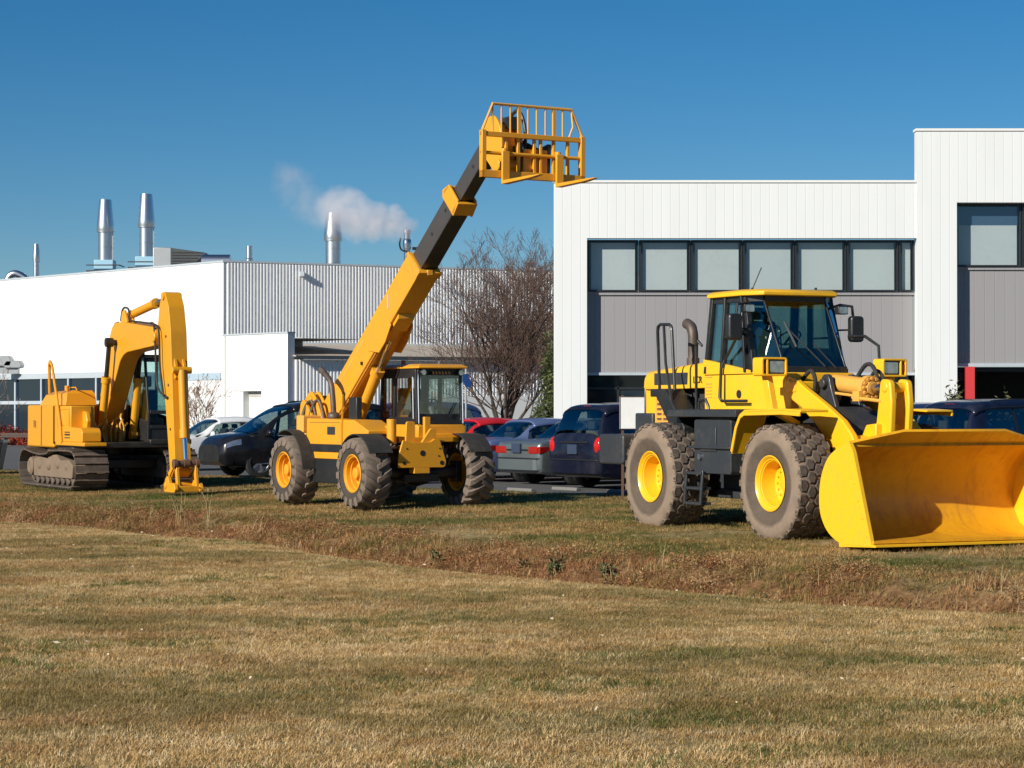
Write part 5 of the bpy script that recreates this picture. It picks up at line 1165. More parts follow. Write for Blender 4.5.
W = MB(); a0, a1 = LT + u * .05 + nu * .35, LT + u * 24 + nu * .35; c0, c1 = LT + u * .05 - nu * 6.3, LT + u * 24 - nu * 6.3
W.hexa([(a0.x, a0.y, 4.12), (a1.x, a1.y, 4.12), (c1.x, c1.y, 4.86), (c0.x, c0.y, 4.86), (a0.x, a0.y, 4.18), (a1.x, a1.y, 4.18), (c1.x, c1.y, 4.92), (c0.x, c0.y, 4.92)])
lr = W.build('lean_to_roof', M['roof_tan'], fb, smooth=False)
W = MB(); slab(W, LT, u, .05, 24, nu, .36, .43, 4.05, 4.19); W.build('fascia', M['roof_dark'], lr, smooth=False)
# glazed front
GA = O + nl * 2.5; W = MB()

t = 5.05
while t < 33:
    for z0_, z1_ in ((.26, 1.95), (2.13, 3.3)): W.brk(); slab(W, GA, l, max(6.2, t + .07), t + 2.63, nl, -.12, -.16, z0_, z1_)
    t += 2.7
W.build('window', M['dglass'], fb, smooth=False)
W = MB()
t = 7.75
while t < 33: slab(W, GA, l, t - .07, t + .07, nl, -.02, -.12, .2, 3.3); t += 2.7
slab(W, GA, l, 6.2, 34, nl, -.01, -.11, 1.95, 2.13); slab(W, GA, l, 6.2, 34, nl, -.01, -.11, .1, .26); W.build('front_mullion', M['frame_pale'], fb, smooth=False)
W = MB(); slab(W, GA, l, 6.0, 34, nl, 0, -2.5, 3.3, 3.6); slab(W, GA, l, 6.0, 6.2, nl, 0, -2.5, 0, 3.3); W.build('front_canopy', M['frame_pale'], fb, smooth=False)
W = MB(); p = O - nl * .1 + u * 4.1; W.box(p.x - .12, p.x + .12, p.y - .45, p.y - .1, HT - .62, HT - .38); p2 = p
W.build('wall_lamp', M['frame_pale'], fb, bevel=.02)

def on_roof(px, d): return ((px - 512) / 2200 * d, d)
def stack(px, d, r, ztop, label, base=True, cone=True, group=None, rod=False):
    x, y = on_roof(px, d); z0 = HT - .3
    s_ = thing('exhaust_stack', label, 'stack', (x, y, z0), 0, group); h = ztop - z0
    b = MB(); ch = min(1.9, h * .36)
    b.lathe([(r * .86, .0), (r * .86, h - ch - .12), (r * 1.05, h - ch - .1), (r * 1.05, h - ch)] + ([(r * 1.06, h - ch + .02), (r * 1.04, h - ch + .3), (r * .74, h), (r * .6, h)] if cone else [(r * .86, h - ch + .05), (r * .86, h), (r * .7, h)]), n=24, axis='z')
    for zz in (h * .3, h * .5): b.lathe([(r * .87, zz), (r * .9, zz + .01), (r * .9, zz + .07), (r * .87, zz + .08)], n=24, axis='z')
    b.build('flue', M['steel'], s_, angle=30)
    if base:
        b = MB(); b.box(-r * 1.2, r * 1.15, -r * 1.1, r * 1.1, 1.5, 2.15); b.build('base_box', M['ltblue'], s_, bevel=.03)
        b = MB()
        for sx in (-1, 1):
            for sy in (-1, 1): b.bar((sx * r * 2, sy * r * 1.6, 0), (sx * r * 1.7, sy * r * 1.4, 1.4), .1, .1)
        b.box(-r * 2, r * 2, -r * 1.8, r * 1.8, 1.38, 1.5); b.tube([(-r * 2, -r * 1.8, 1.8), (r * 2, -r * 1.8, 1.8), (r * 2, r * 1.8, 1.8)], .035, 6); b.build('platform', M['roof_dark'], s_)
        b = MB(); b.bar((r * .95, -r * .3, .9), (r * .95, -r * .3, h - 2), .05, .05)
        for k in range(10): b.bar((r * .85, -r * .3, 1.2 + k * .3), (r * 1.2, -r * .3, 1.2 + k * .3), .03, .03)
        b.build('ladder', M['duct'], s_)
    return s_
stack(105, 135, .5, 14.55, 'tall silver stack with tapered top, left of the matching pair on the white factory roof', group='tall paired roof stacks')
stack(146, 132, .48, 14.6, 'tall silver stack with tapered top, beside the louvred roof unit', group='tall paired roof stacks')
stack(36, 128, .2, 11.3, 'slim short silver flue near the curved duct on the factory roof', base=False)
stack(249, 122, .2, 10.75, 'small plain grey flue at the corner of the ribbed wall roof', base=False, cone=False)
stack(333, 125, .5, 12.85, 'broad silver stack with tapered top half hidden by white steam', base=False)
x, y = on_roof(407, 125); s_ = thing('vent_pipe', 'thin silver vent pipe with a bulb below its cap, where the steam begins', 'vent pipe', (x, y, HT - .3))
b = MB(); b.lathe([(.19, 0), (.19, 2.1), (.23, 2.14), (.25, 2.4), (.23, 2.62), (.18, 2.68), (.18, 3.0), (.25, 3.02), (.25, 3.2), (.15, 3.22)], n=18, axis='z'); b.build('flue', M['steel'], s_)
b = MB(); b.cyl((.3, 0, 2.15), (1.1, .1, 2.1), .09); b.tube(spline([(-.36, 0, 2.75), (-.42, -.1, 2.4), (-.3, -.2, 2.05), (.1, -.3, 1.95)], 5), .05, 8); b.build('side_arm', M['roof_dark'], s_)
x, y = on_roof(20, 126); b = MB(); b.tube(spline([(-.7, 0, 0), (-.72, 0, .75), (-.35, 0, 1.1), (.2, 0, .9), (.7, 0, .45), (1.2, 0, .2)], 6), .2, 12); o = b.build('curved_duct', M['steel'], None); o.location = (x, y, HT - .62); tag(o, 'bent silver gooseneck duct on the left end of the factory roof', 'duct')
x, y = on_roof(167, 127); s_ = thing('air_handling_unit', 'pale roof unit with a sloping dark louvred hood behind two tall stacks', 'roof unit', (x, y, HT - .3))
b = MB(); b.box(-.7, .35, -.8, .8, 0, 2.3); b.build('casing', M['duct'], s_, bevel=.04)
b = MB(); b.prism([(.35, .3), (.35, 2.27), (2.3, 2.0), (2.3, 1.92), (1.2, 1.0)], -.8, .8); hd = b.build('hood', M['roof_dark'], s_)
b = MB()
for k in range(8): b.box(.4, 2.2 - k * .16, -.82, -.8, 1.97 - k * .16, 2.02 - k * .16)
b.build('louvre', M['boom_dark'], hd)
x, y = on_roof(213, 121); b = MB(); b.loft([[(cx_, .45 * math.cos(a), .35 + .45 * math.sin(a)) for a in [R(q) for q in range(0, 181, 20)]] + [(cx_, -.45, 0), (cx_, .45, 0)] for cx_ in (-.6, .95)]); o = b.build('roof_duct', M['steel'], None, angle=30); o.location = (x, y, HT + .42); tag(o, 'rounded silver duct housing on the factory roof beside the corner', 'duct')
x, y = on_roof(533, 122); b = MB(); b.lathe([(.12, 0), (.12, .3), (.3, .32), (.28, .5), (.15, .62), (0, .66)], n=16, axis='z'); o = b.build('roof_vent', M['whitewall'], None); o.location = (x, y, HT - .05); tag(o, 'small white domed vent on the roof edge above the bare tree', 'roof vent')
for px, zz, lab in ((4, 4.55, 'boxy silver vent hood on the low glazed roof, taller of two'), (14, 4.3, 'boxy silver vent hood on the low glazed roof, shorter of two')):
    x, y = on_roof(px, 118.5); h = zz - 3.6; s_ = thing('vent_hood', lab, 'vent hood', (x, y, 3.6), 0, 'vent hoods on the low glazed roof')
    b = MB(); b.box(-.25, .25, -.25, .25, 0, h * .5); b.build('base', M['duct'], s_)
    b = MB(); b.prism([(-.42, h * .42), (.42, h * .42), (.5, h * .7), (.35, h), (-.35, h), (-.5, h * .7)], -.4, .4); b.build('hood', M['duct'], s_, bevel=.04)

# ------------------------------------------------------------------ steam
def steam():
    pts = [((405, 226), 1.0, 1.0), ((392, 223), 1.5, 1.0), ((375, 221), 1.55, 1.0), ((355, 217), 1.9, .95), ((343, 209), 2.2, .9), ((325, 211), 1.8, .5), ((310, 203), 1.9, .38), ((296, 188), 1.8, .33), ((287, 178), 1.6, .4)]
    d = 122.0; P_ = [(V(((px - 512) / 2200 * d, d, 1.7 + (409 - py) / 2200 * d)), r, k) for (px, py), r, k in pts]; P_ = [(p, r * .7, k * k) for p, r, k in P_]
    c0 = P_[0][0]
    b = MB(); xs_ = [p[0].x for p in P_]; zs_ = [p[0].z for p in P_]
    x0, x1, z0, z1 = min(xs_) - 2.2 - c0.x, max(xs_) + 1.4 - c0.x, min(zs_) - 2.0 - c0.z, max(zs_) + 2.2 - c0.z
    b.box(x0, x1, -2.4, 2.4, z0, z1)
    m = bpy.data.materials.new('steam'); m.use_nodes = True; nt = m.node_tree; nt.nodes.clear()
    o = N(nt, 'ShaderNodeOutputMaterial'); pv = N(nt, 'ShaderNodeVolumePrincipled'); nt.links.new(pv.outputs[0], o.inputs['Volume'])
    pv.inputs['Color'].default_value = (.97, .97, 1, 1); pv.inputs['Anisotropy'].default_value = .2
    tc = N(nt, 'ShaderNodeTexCoord'); nz = N(nt, 'ShaderNodeTexNoise'); nz.inputs['Scale'].default_value = .55; nz.inputs['Detail'].default_value = 5; nt.links.new(tc.outputs['Object'], nz.inputs['Vector'])
    off = N(nt, 'ShaderNodeVectorMath', operation='SUBTRACT'); nt.links.new(nz.outputs['Color'], off.inputs[0]); off.inputs[1].default_value = (.5, .5, .5)
    sc = N(nt, 'ShaderNodeVectorMath', operation='SCALE'); sc.inputs['Scale'].default_value = 1.7; nt.links.new(off.outputs[0], sc.inputs[0])
    ad = N(nt, 'ShaderNodeVectorMath', operation='ADD'); nt.links.new(tc.outputs['Object'], ad.inputs[0]); nt.links.new(sc.outputs[0], ad.inputs[1])
    tot = None
    for p, r, k in P_:
        q = p - c0; di = N(nt, 'ShaderNodeVectorMath', operation='DISTANCE'); nt.links.new(ad.outputs[0], di.inputs[0]); di.inputs[1].default_value = (q.x, 0, q.z)
        f = math_(nt, 'MULTIPLY', math_(nt, 'POWER', math_(nt, 'SUBTRACT', 1, math_(nt, 'DIVIDE', di.outputs['Value'], r), None, True), .8), k)
        tot = f if tot is None else math_(nt, 'MAXIMUM', tot, f)
    n2 = noise_(nt, 1.3, 5, .65)
    dn = math_(nt, 'MULTIPLY', math_(nt, 'MULTIPLY', tot, ramp(nt, n2, [(.32, (.1,) * 3), (.62, (1, 1, 1))])), 2.6)
    nt.links.new(dn, pv.inputs['Density'])
    ob_ = b.build('steam', m, smooth=False); ob_.location = c0; tag(ob_, 'white steam drifting left from the thin vent pipe', 'steam', kind='stuff')
steam()

# ------------------------------------------------------------------ trees and shrubs
M['bark'] = paint('grey_brown_bark', (.07, .05, .042), .9, (.1, .12, .07), .5, 6, coat=0)
M['twig'] = paint('red_brown_twig', (.085, .05, .038), .9, (.09, .06, .05), .4, 3, coat=0)
M['twig_pale'] = paint('pale_brown_twig', (.30, .2, .15), .9, (.2, .13, .1), .4, 3, coat=0)
def leaf_mat(name, a, b2):
    m, nt, b, o = new_mat(name); g_ = N(nt, 'ShaderNodeNewGeometry')
    nt.links.new(ramp(nt, g_.outputs['Random Per Island'], [(.1, a), (.9, b2)]), b.inputs['Base Color']); b.inputs['Roughness'].default_value = .7; return m
M['needles'] = leaf_mat('conifer_needles', (.025, .045, .012), (.10, .115, .03))
M['redleaf'] = leaf_mat('red_shrub_leaf', (.16, .02, .012), (.42, .07, .02))
M['greenleaf'] = leaf_mat('green_weed_leaf', (.03, .05, .015), (.09, .11, .03))
M['darkleaf'] = leaf_mat('dull_green_leaf', (.03, .04, .015), (.12, .11, .04))
M['stalk'] = paint('dry_weed_stalk', (.34, .26, .12), .8, (.2, .14, .07), .4, 8, coat=0)
def bare_tree(name, label, cat, loc, h, spread, seed, limbs=9, fork=.5, r0=.16, twigmat='twig', upright=.55, dens=1.0, minr=.006):
    q = random.Random(seed); t = thing(name, label, cat, loc, q.random() * 6)
    tr, cr = MB(), MB()
    def walk(p, d, L, r, lev, mb):
        n = 4 if lev < 2 else 3; pts = [p]; dd = d.copy(); rs = [r]
        for i in range(n):
            dd = (dd + V((q.gauss(0, .16), q.gauss(0, .16), q.gauss(.06, .1) + .05 * lev * (upright))) ).normalized()
            pts.append(pts[-1] + dd * L / n); rs.append(max(minr, r * (1 - .62 * (i + 1) / n)))
        mb.tube(pts, rs, 6 if lev < 2 else (4 if lev < 3 else 3), cap=False)
        if lev >= 4: return
        kn = [0, 7, 6, 6, 0][lev] if lev else 0
        kn = {1: 8, 2: 7, 3: 6}.get(lev, 0); kn = int(kn * dens + q.random())
        for i in range(kn):
            f = q.uniform(.22, 1.0) if i < kn - 1 else 1.0; k = min(n - 1, int(f * n)); e = f * n - k
            b = pts[k].lerp(pts[k + 1], min(1, e)); a = (pts[k + 1] - pts[k]).normalized()
            o = a.orthogonal(); o.rotate(Matrix.Rotation(q.random() * 6.283, 3, a)); o = V(o)
            ang = q.uniform(.35, .95); nd = (a * math.cos(ang) + o * math.sin(ang) + V((0, 0, .22 * upright))).normalized()
            walk(b, nd, L * q.uniform(.38, .62) * (1.1 - .45 * f), max(minr, rs[k] * q.uniform(.36, .52)), lev + 1, cr)
    base = V((0, 0, fork)); tr.tube([V((0, 0, -.1)), V((.01, 0, fork * .4)), base], [r0 * 1.35, r0 * 1.05, r0], 10, cap=False)
    for i in range(limbs):
        a = 2 * PI * (i + q.uniform(-.3, .3)) / limbs; tilt = 0.03 if i == 0 else (q.uniform(.25, spread) if i % 4 else q.uniform(.08, .3))
        d = V((math.cos(a) * math.sin(tilt), math.sin(a) * math.sin(tilt), math.cos(tilt)))
        walk(base - V((0, 0, q.uniform(0, fork * .45))), d, h * q.uniform(.62, .8) * (1 - .22 * tilt), r0 * (q.uniform(.3, .46) if i else .62), 1, tr)
    tr.build('trunk', M['bark'], t, recalc=False, angle=80); cr.build('crown', M[twigmat], t, recalc=False, smooth=False)
    return t
bare_tree('bare_tree', 'bare spreading tree with dense red-brown twigs beyond the telehandler cab', 'tree', (-.22, 70.5, -.05), 6.9, .95, 11, limbs=14, fork=.8, r0=.15, dens=1.32, minr=.0048)
bare_tree('bare_tree', 'slim bare tree half hidden by the left edge of the office block', 'tree', (1.6, 76, -.05), 6.3, .3, 5, limbs=6, fork=1.4, r0=.12, dens=1.0, minr=.0055)
bare_tree('bare_shrub', 'leafless pale shrub against the white wall between excavator and white car', 'shrub', (-13.6, 96, 0), 3.4, .6, 21, limbs=10, fork=.15, r0=.035, twigmat='twig_pale', dens=.55, minr=.009)
bare_tree('bare_shrub', 'leafless shrub with arching twigs at the left end of the glazed front', 'shrub', (-24.3, 102, 0), 3.6, .9, 31, limbs=9, fork=.15, r0=.03, twigmat='twig_pale', dens=.4, minr=.008)
def leafy(name, label, cat, loc, rx, rz, n, size, mat, seed, group=None, cone=False, stem=.03):
    q = random.Random(seed); t = thing(name, label, cat, loc, 0, group); f = MB(); s = MB()
    cl = [(q.uniform(-.7, .7), q.uniform(-.7, .7), q.uniform(.15, .95), q.uniform(.25, .5)) for _ in range(14)]
    for i in range(n):
        cx_, cy_, cz_, r = cl[q.randrange(14)]; taper = (1.05 - cz_) if cone else 1
        p = V((cx_ * taper + q.gauss(0, r * .5), cy_ * taper + q.gauss(0, r * .5), max(.02, cz_ + q.gauss(0, r * .35)))); p = V((p.x * rx, p.y * rx, p.z * rz))
        a = V((q.gauss(0, 1), q.gauss(0, 1), q.gauss(.3, 1))).normalized(); b = a.orthogonal().normalized(); s_ = size * q.uniform(.5, 1.3)
        f.add([p, p + a * s_ + b * s_ * .35, p + a * s_ * 2, p + a * s_ - b * s_ * .35], [(0, 1, 2, 3)])
    for cx_, cy_, cz_, r in cl:
        taper = (1.05 - cz_) if cone else 1; s.tube([V((0, 0, -.05)), V((cx_ * rx * .4 * taper, cy_ * rx * .4 * taper, cz_ * rz * .6)), V((cx_ * rx * taper, cy_ * rx * taper, cz_ * rz))], [stem, stem * .7, stem * .3], 4, cap=False)
    s.build('stem', M['twig'], t, recalc=False); f.build('foliage', M[mat], t, smooth=False, recalc=False); return t
leafy('conifer', 'dark evergreen tree tucked behind the left edge of the office block', 'tree', (1.25, 68.5, 0), .75, 3.4, 5200, .07, 'needles', 3, cone=True, stem=.05)
leafy('conifer', 'low green conifer at the foot of the evergreen by the office block', 'shrub', (.85, 68, 0), .45, 1.7, 2200, .06, 'needles', 8, cone=True)
for k, (px, d, rx, rz) in enumerate(((2, 104, 1.0, .75), (20, 103, 1.25, .6), (33, 102, .7, .5))):
    leafy('red_shrub', ('red leafed shrub at the far left below the dark glazing', 'widest red leafed shrub between bench and glazed front', 'small red leafed shrub just left of the excavator')[k], 'shrub', ((px - 512) / 2200 * d, d, 0), rx, rz, 1500, .09, 'redleaf', 40 + k, 'red shrubs below the glazed front')
leafy('office_shrub', 'scruffy green shrub left of the red column', 'shrub', ((955 - 512) / 2200 * 64, 64, 0), .45, 1.95, 700, .09, 'darkleaf', 51, 'shrubs by the office undercroft')
leafy('office_shrub', 'scruffy green shrub right of the red column', 'shrub', ((1001 - 512) / 2200 * 64, 64, 0), .35, 2.0, 320, .09, 'darkleaf', 52, 'shrubs by the office undercroft')
x, y = (17 - 512) / 2200 * 98, 98; b = MB(); b.box(-.75, .75, -.25, .25, .42, .5); b.box(-.65, -.5, -.2, .2, 0, .42); b.box(.5, .65, -.2, .2, 0, .42); b.box(-.75, .75, .2, .25, .5, .62); o = b.build('bench', M['wood'], None, bevel=.01); o.location = (x, y, .012); tag(o, 'low dark wooden bench in front of the red shrubs', 'bench')
# weeds in the ditch
def weed(name, label, x, y, h, n, seed, leaves=0, group=None, mat='stalk'):
    q = random.Random(seed); z = ground_z(x, y); t = thing(name, label, 'weed', (x, y, z), 0, group); s = MB(); f = MB()
    for i in range(n):
        a = q.random() * 6.28; L = h * q.uniform(.5, 1); ln = q.uniform(.1, .5)
        p = [V((q.uniform(-.06, .06), q.uniform(-.06, .06), -.03))]; p.append(p[0] + V((math.cos(a) * ln * .3, math.sin(a) * ln * .3, 1)).normalized() * L * .6); p.append(p[1] + V((math.cos(a) * ln, math.sin(a) * ln, 1)).normalized() * L * .4)
        s.tube(p, [.008, .006, .003], 4, cap=False)
        for k in range(leaves):
            e = p[0].lerp(p[1], q.random()) if q.random() < .5 else p[1].lerp(p[2], q.random()); d = V((q.gauss(0, 1), q.gauss(0, 1), q.gauss(.5, .6))).normalized(); w_ = d.orthogonal().normalized(); l_ = q.uniform(.02, .05)
            f.add([e, e + d * l_ + w_ * l_ * .35, e + d * l_ * 2, e + d * l_ - w_ * l_ * .35], [(0, 1, 2, 3)])
    s.build('stalk', M[mat], t, recalc=False)
    if leaves: f.build('leaves', M['greenleaf'], t, smooth=False, recalc=False)
def at_ground(px, py):
    d = 12.0
    for k in range(4000):
        d += .01
        if 1.7 - (py - 409) / 2200 * d <= ground_z((px - 512) / 2200 * d, d): break
    return (px - 512) / 2200 * d, d
for k, (px, py, h, n, lv, lab) in enumerate(((180, 524, .75, 5, 3, 'dry pale weed with splayed stalks at the left end of the ditch'), (211, 526, .95, 3, 4, 'tallest thin weed standing in the ditch just right of the splayed one'), (152, 521, .5, 3, 0, 'short dry weed left of the splayed one'),
        (556, 574, .24, 16, 12, 'round clump of bright green weed on the ditch bank'), (607, 577, .2, 14, 9, 'loose green weed clump right of the round one on the bank'), (437, 566, .26, 12, 9, 'dark green weed clump on the bank below the telehandler'), (524, 569, .16, 8, 7, 'smallest green weed clump just left of the round one'))):
    x, y = at_ground(px, py); weed('weed', lab, x, y, h, n, 60 + k, lv, 'weeds in the ditch')

# ------------------------------------------------------------------ parked cars
def pchip(xs_, ys_, x):
    n = len(xs_); x = max(xs_[0], min(xs_[-1], x)); h = [xs_[i + 1] - xs_[i] for i in range(n - 1)]; dl = [(ys_[i + 1] - ys_[i]) / h[i] for i in range(n - 1)]
    def sl(i):
        if i == 0: return dl[0]
        if i == n - 1: return dl[-1]
        if dl[i - 1] * dl[i] <= 0: return 0
        w1, w2 = 2 * h[i] + h[i - 1], h[i] + 2 * h[i - 1]; return (w1 + w2) / (w1 / dl[i - 1] + w2 / dl[i])
    for i in range(n - 1):
        if x <= xs_[i + 1]: break
    t = (x - xs_[i]) / h[i]; a, b = sl(i), sl(i + 1)
    return ys_[i] * (2 * t ** 3 - 3 * t * t + 1) + h[i] * a * (t ** 3 - 2 * t * t + t) + ys_[i + 1] * (-2 * t ** 3 + 3 * t * t) + h[i] * b * (t ** 3 - t * t)
BODIES = {
 # x, bottom, belt, roof, half width at sill, half width at belt, half width of roof
 'minivan': dict(st=[(-2.52, .36, 1.0, 1.05, .89, .87, .80), (-2.47, .30, 1.03, 1.14, .96, .93, .80), (-2.36, .26, 1.05, 1.45, .97, .95, .76), (-2.2, .24, 1.05, 1.70, .99, .97, .72), (-1.9, .24, 1.03, 1.76, 1.0, .98, .72), (-.4, .22, 1.01, 1.80, 1.0, .98, .72), (.45, .22, 1.0, 1.74, 1.0, .98, .70), (1.35, .22, 1.02, 1.08, 1.0, .97, .78), (2.0, .24, .9, .97, .97, .92, .74), (2.4, .28, .74, .82, .86, .82, .66), (2.52, .4, .6, .64, .66, .62, .5)],
   L=2.52, ws=(.42, 1.32), rw=(-2.455, -2.22), side=(-2.0, 1.0), bp=[-1.05, .05], wx=(-1.52, 1.5), wr=.34),
 'suv': dict(st=[(-2.38, .42, .98, 1.02, .86, .84, .74), (-2.32, .36, 1.04, 1.09, .93, .91, .77), (-2.22, .3, 1.08, 1.36, .95, .93, .72), (-1.98, .28, 1.08, 1.74, .97, .95, .70), (-1.6, .28, 1.07, 1.82, .97, .95, .70), (-.3, .26, 1.04, 1.85, .98, .95, .70), (.35, .26, 1.03, 1.78, .98, .95, .68), (1.3, .26, 1.05, 1.1, .98, .94, .78), (1.9, .28, .96, 1.02, .95, .9, .74), (2.28, .32, .78, .86, .84, .8, .64), (2.4, .44, .62, .66, .64, .6, .5)],
   L=2.4, ws=(.32, 1.27), rw=(-2.27, -2.02), side=(-1.95, 1.0), bp=[-1.0, .1], wx=(-1.4, 1.45), wr=.36),
 'crossover': dict(st=[(-2.42, .42, .98, 1.02, .86, .84, .74), (-2.36, .36, 1.04, 1.12, .93, .91, .77), (-2.26, .3, 1.08, 1.45, .95, .93, .72), (-2.05, .28, 1.08, 1.74, .97, .95, .70), (-1.6, .28, 1.06, 1.81, .97, .95, .70), (-.3, .26, 1.02, 1.84, .98, .95, .70), (.42, .26, 1.0, 1.76, .98, .95, .68), (1.72, .26, 1.0, 1.10, .98, .93, .78), (2.05, .28, .96, 1.05, .96, .90, .75), (2.30, .30, .86, .96, .90, .84, .68), (2.43, .40, .72, .80, .74, .68, .56)],
   L=2.42, ws=(.40, 1.70), rw=(-2.3, -2.08), side=(-1.95, 1.35), bp=[-1.0, .25], wx=(-1.45, 1.45), wr=.37),
 'sedan': dict(st=[(-2.4, .38, .86, .9, .80, .77, .68), (-2.32, .28, .93, .96, .88, .84, .72), (-2.0, .24, .96, 1.0, .90, .86, .74), (-1.62, .22, .95, 1.02, .91, .87, .72), (-.95, .2, .93, 1.38, .91, .88, .60), (-.4, .19, .92, 1.44, .91, .88, .60), (.25, .19, .91, 1.40, .91, .88, .60), (1.1, .2, .92, .97, .91, .87, .72), (1.75, .22, .82, .88, .89, .83, .68), (2.2, .26, .68, .74, .80, .75, .6), (2.36, .38, .55, .58, .62, .58, .5)],
   L=2.4, ws=(.24, 1.06), rw=(-1.58, -.94), side=(-1.35, .85), bp=[-.35], wx=(-1.42, 1.38), wr=.31)}
def car(kind, label, cat, loc, heading, col, metal=.35, tail='redlens', group='cars parked along the car park', roofbars=False, plate=False):
    B = BODIES[kind]; st = B['st']; X = [s[0] for s in st]
    t = thing('parked_car', label, cat, (*loc, .012), math.atan2(heading[1], heading[0]), group)
    paint_ = carpaint('car_paint', col, metal)
    def half(x):
        zb, ze, zr, ws, wb, wr = [pchip(X, [s[i] for s in st], x) for i in range(1, 7)]
        zm = zb + (ze - zb) * .55
        return [(0, zb), (ws * .84, zb), (ws * .96, zb + .07), (ws * 1.0, zm), (wb, ze), (wr + (wb - wr) * .06, zr - min(.09, (zr - ze) * .4)), (wr * .72, zr), (0, zr + .012)]
    KV = list(range(8))
    def S(x, v):
        h_ = half(x); a = [p[0] for p in h_]; b = [p[1] for p in h_]
        i = min(6, int(v)); f = v - i
        def cr(q):
            p0, p1, p2, p3 = q[max(0, i - 1)], q[i], q[i + 1], q[min(7, i + 2)]
            if i in (0,): return p1 + (p2 - p1) * f
            m1, m2 = (p2 - p0) * .35, (p3 - p1) * .35
            return (2 * f ** 3 - 3 * f * f + 1) * p1 + (f ** 3 - 2 * f * f + f) * m1 + (-2 * f ** 3 + 3 * f * f) * p2 + (f ** 3 - f * f) * m2
        return V((x, cr(a), cr(b)))
    nu_ = 64; us = sorted(set([X[0] + (X[-1] - X[0]) * i / nu_ for i in range(nu_ + 1)] + X)); vs_ = [k / 5 for k in range(36)]
    b = MB(); rings = []; x_in = (B['rw'][0], B['ws'][1])
    def lower(x, v):
        if v <= 4 or not x_in[0] < x < x_in[1]: return S(x, v)
        p = S(x, 4); k = (v - 4) / 3; return V((x, p.y * (1 - k), p.z - .01 - .25 * sm(min(1, k * 4)) * sm((x - x_in[0]) / .25) * sm((x_in[1] - x) / .5)))
    us = sorted(set(us + [x_in[0] + 1e-3, x_in[0] - 1e-3, x_in[1] - 1e-3, x_in[1] + 1e-3]))
    for x in us:
        r = [lower(x, v) for v in vs_]; rings.append([V((p.x, -p.y, p.z)) for p in r] + [p for p in r[-2:0:-1]])
    b.loft(rings)
    body = b.build('body', [paint_, M['trim']], t, angle=50)
    # wheel arches: cut with a cutter that is thrown away
    c = MB()
    for x in B['wx']:
        for s in (-1, 1): c.cyl((x, s * .62, B['wr']), (x, s * 1.2, B['wr']), B['wr'] + .065, n=28)
    cut = c.build('arch_cutter', M['trim'], None); md = body.modifiers.new('arch', 'BOOLEAN'); md.object = cut; md.operation = 'DIFFERENCE'; md.solver = 'EXACT'
    bpy.context.view_layer.update(); me = bpy.data.meshes.new_from_object(body.evaluated_get(bpy.context.evaluated_depsgraph_get())); body.modifiers.clear(); old = body.data; body.data = me; bpy.data.meshes.remove(old); bpy.data.objects.remove(cut)
    def patch(x0, x1, v0, v1, off, s=None, n=10, m_=6, sk0=0, sk1=0):
        """a panel that lies `off` proud of the body; s = side (-1, 1) or None for a panel right across; sk0, sk1 slant its ends"""
        mb = MB(); full = s is None; vv = [v0 + (v1 - v0) * k / m_ for k in range(m_ + 1)]
        cols = []
        for i in range(n + 1):
            col_ = []
            for k, v in enumerate(vv):
                f = k / m_; a, e = x0 + sk0 * f, x1 + sk1 * f
                x = a + (e - a) * i / n; d = 1e-3; p = S(x, v); du = S(min(X[-1], x + d), v) - S(max(X[0], x - d), v); dv = S(x, min(7, v + d)) - S(x, max(0, v - d)); nn = du.cross(dv)
                if nn.length < 1e-12: nn = V((0, 1, 0))
                nn.normalize()
                if nn.y < 0 and abs(nn.y) > .2 or (abs(nn.y) <= .2 and nn.z < 0): nn = -nn
                col_.append(p + nn * off)
            if full: col_ = [V((p.x, -p.y, p.z)) for p in col_] + col_[::-1][1 if v1 >= 7 else 0:]
            elif s < 0: col_ = [V((p.x, -p.y, p.z)) for p in col_]
            cols.append(col_)
        k = len(cols[0]); mb.add([p for c_ in cols for p in c_], [(i * k + j, i * k + j + 1, (i + 1) * k + j + 1, (i + 1) * k + j) for i in range(n) for j in range(k - 1)])
        return mb
    g_ = M['carglass']; kw = dict(angle=80, recalc=False)
    r0_, r1_, w0_, w1_ = B['rw'][0], B['rw'][1], B['ws'][0], B['ws'][1]
    patch(w0_ + .05, w1_ - .04, 5.22, 7, .004).build('windscreen', g_, t, **kw)
    patch(r0_ + .02, r1_ - .02, 5.28, 7, .004).build('rear_window', g_, t, **kw)
    roof = patch(r1_ - .03, w0_ + .07, 4.86, 7, .002, None, n=24, m_=10).build('roof', paint_, t, **kw)
    so_ = roof.modifiers.new('thickness', 'SOLIDIFY'); so_.thickness = .03; so_.offset = -1
    e = [B['side'][0]] + [v for bp in B['bp'] for v in (bp - .04, bp + .04)] + [B['side'][1]]
    for s in (-1, 1):
        for (a_, c_) in ((w0_, w1_ - .02), (r0_ + .01, r1_ + .02)): patch(a_, c_, 4.86, 5.27, .002, s, n=12, m_=3).build('pillar', paint_, t, **kw)
        patch(r0_ - .0, e[0] + .02, 3.9, 4.95, .001, s, n=10, sk1=.22).build('rear_quarter', paint_, t, **kw)
        patch(e[-1] - .02, w1_ - .02, 3.9, 4.95, .001, s, n=10, sk0=-.45, sk1=-.3).build('pillar', paint_, t, **kw)
        for bp in B['bp']: patch(bp - .05, bp + .05, 4.0, 4.95, .001, s, n=2).build('pillar', M['trim'], t, **kw)
        for k in range(0, len(e), 2): patch(e[k], e[k + 1], 4.05, 4.9, .003, s, sk0=.22 if k == 0 else 0, sk1=-.45 if k == len(e) - 2 else 0).build('side_window', g_, t, **kw)
    zf = pchip(X, [q_[2] for q_ in st], -.2); mb = MB()
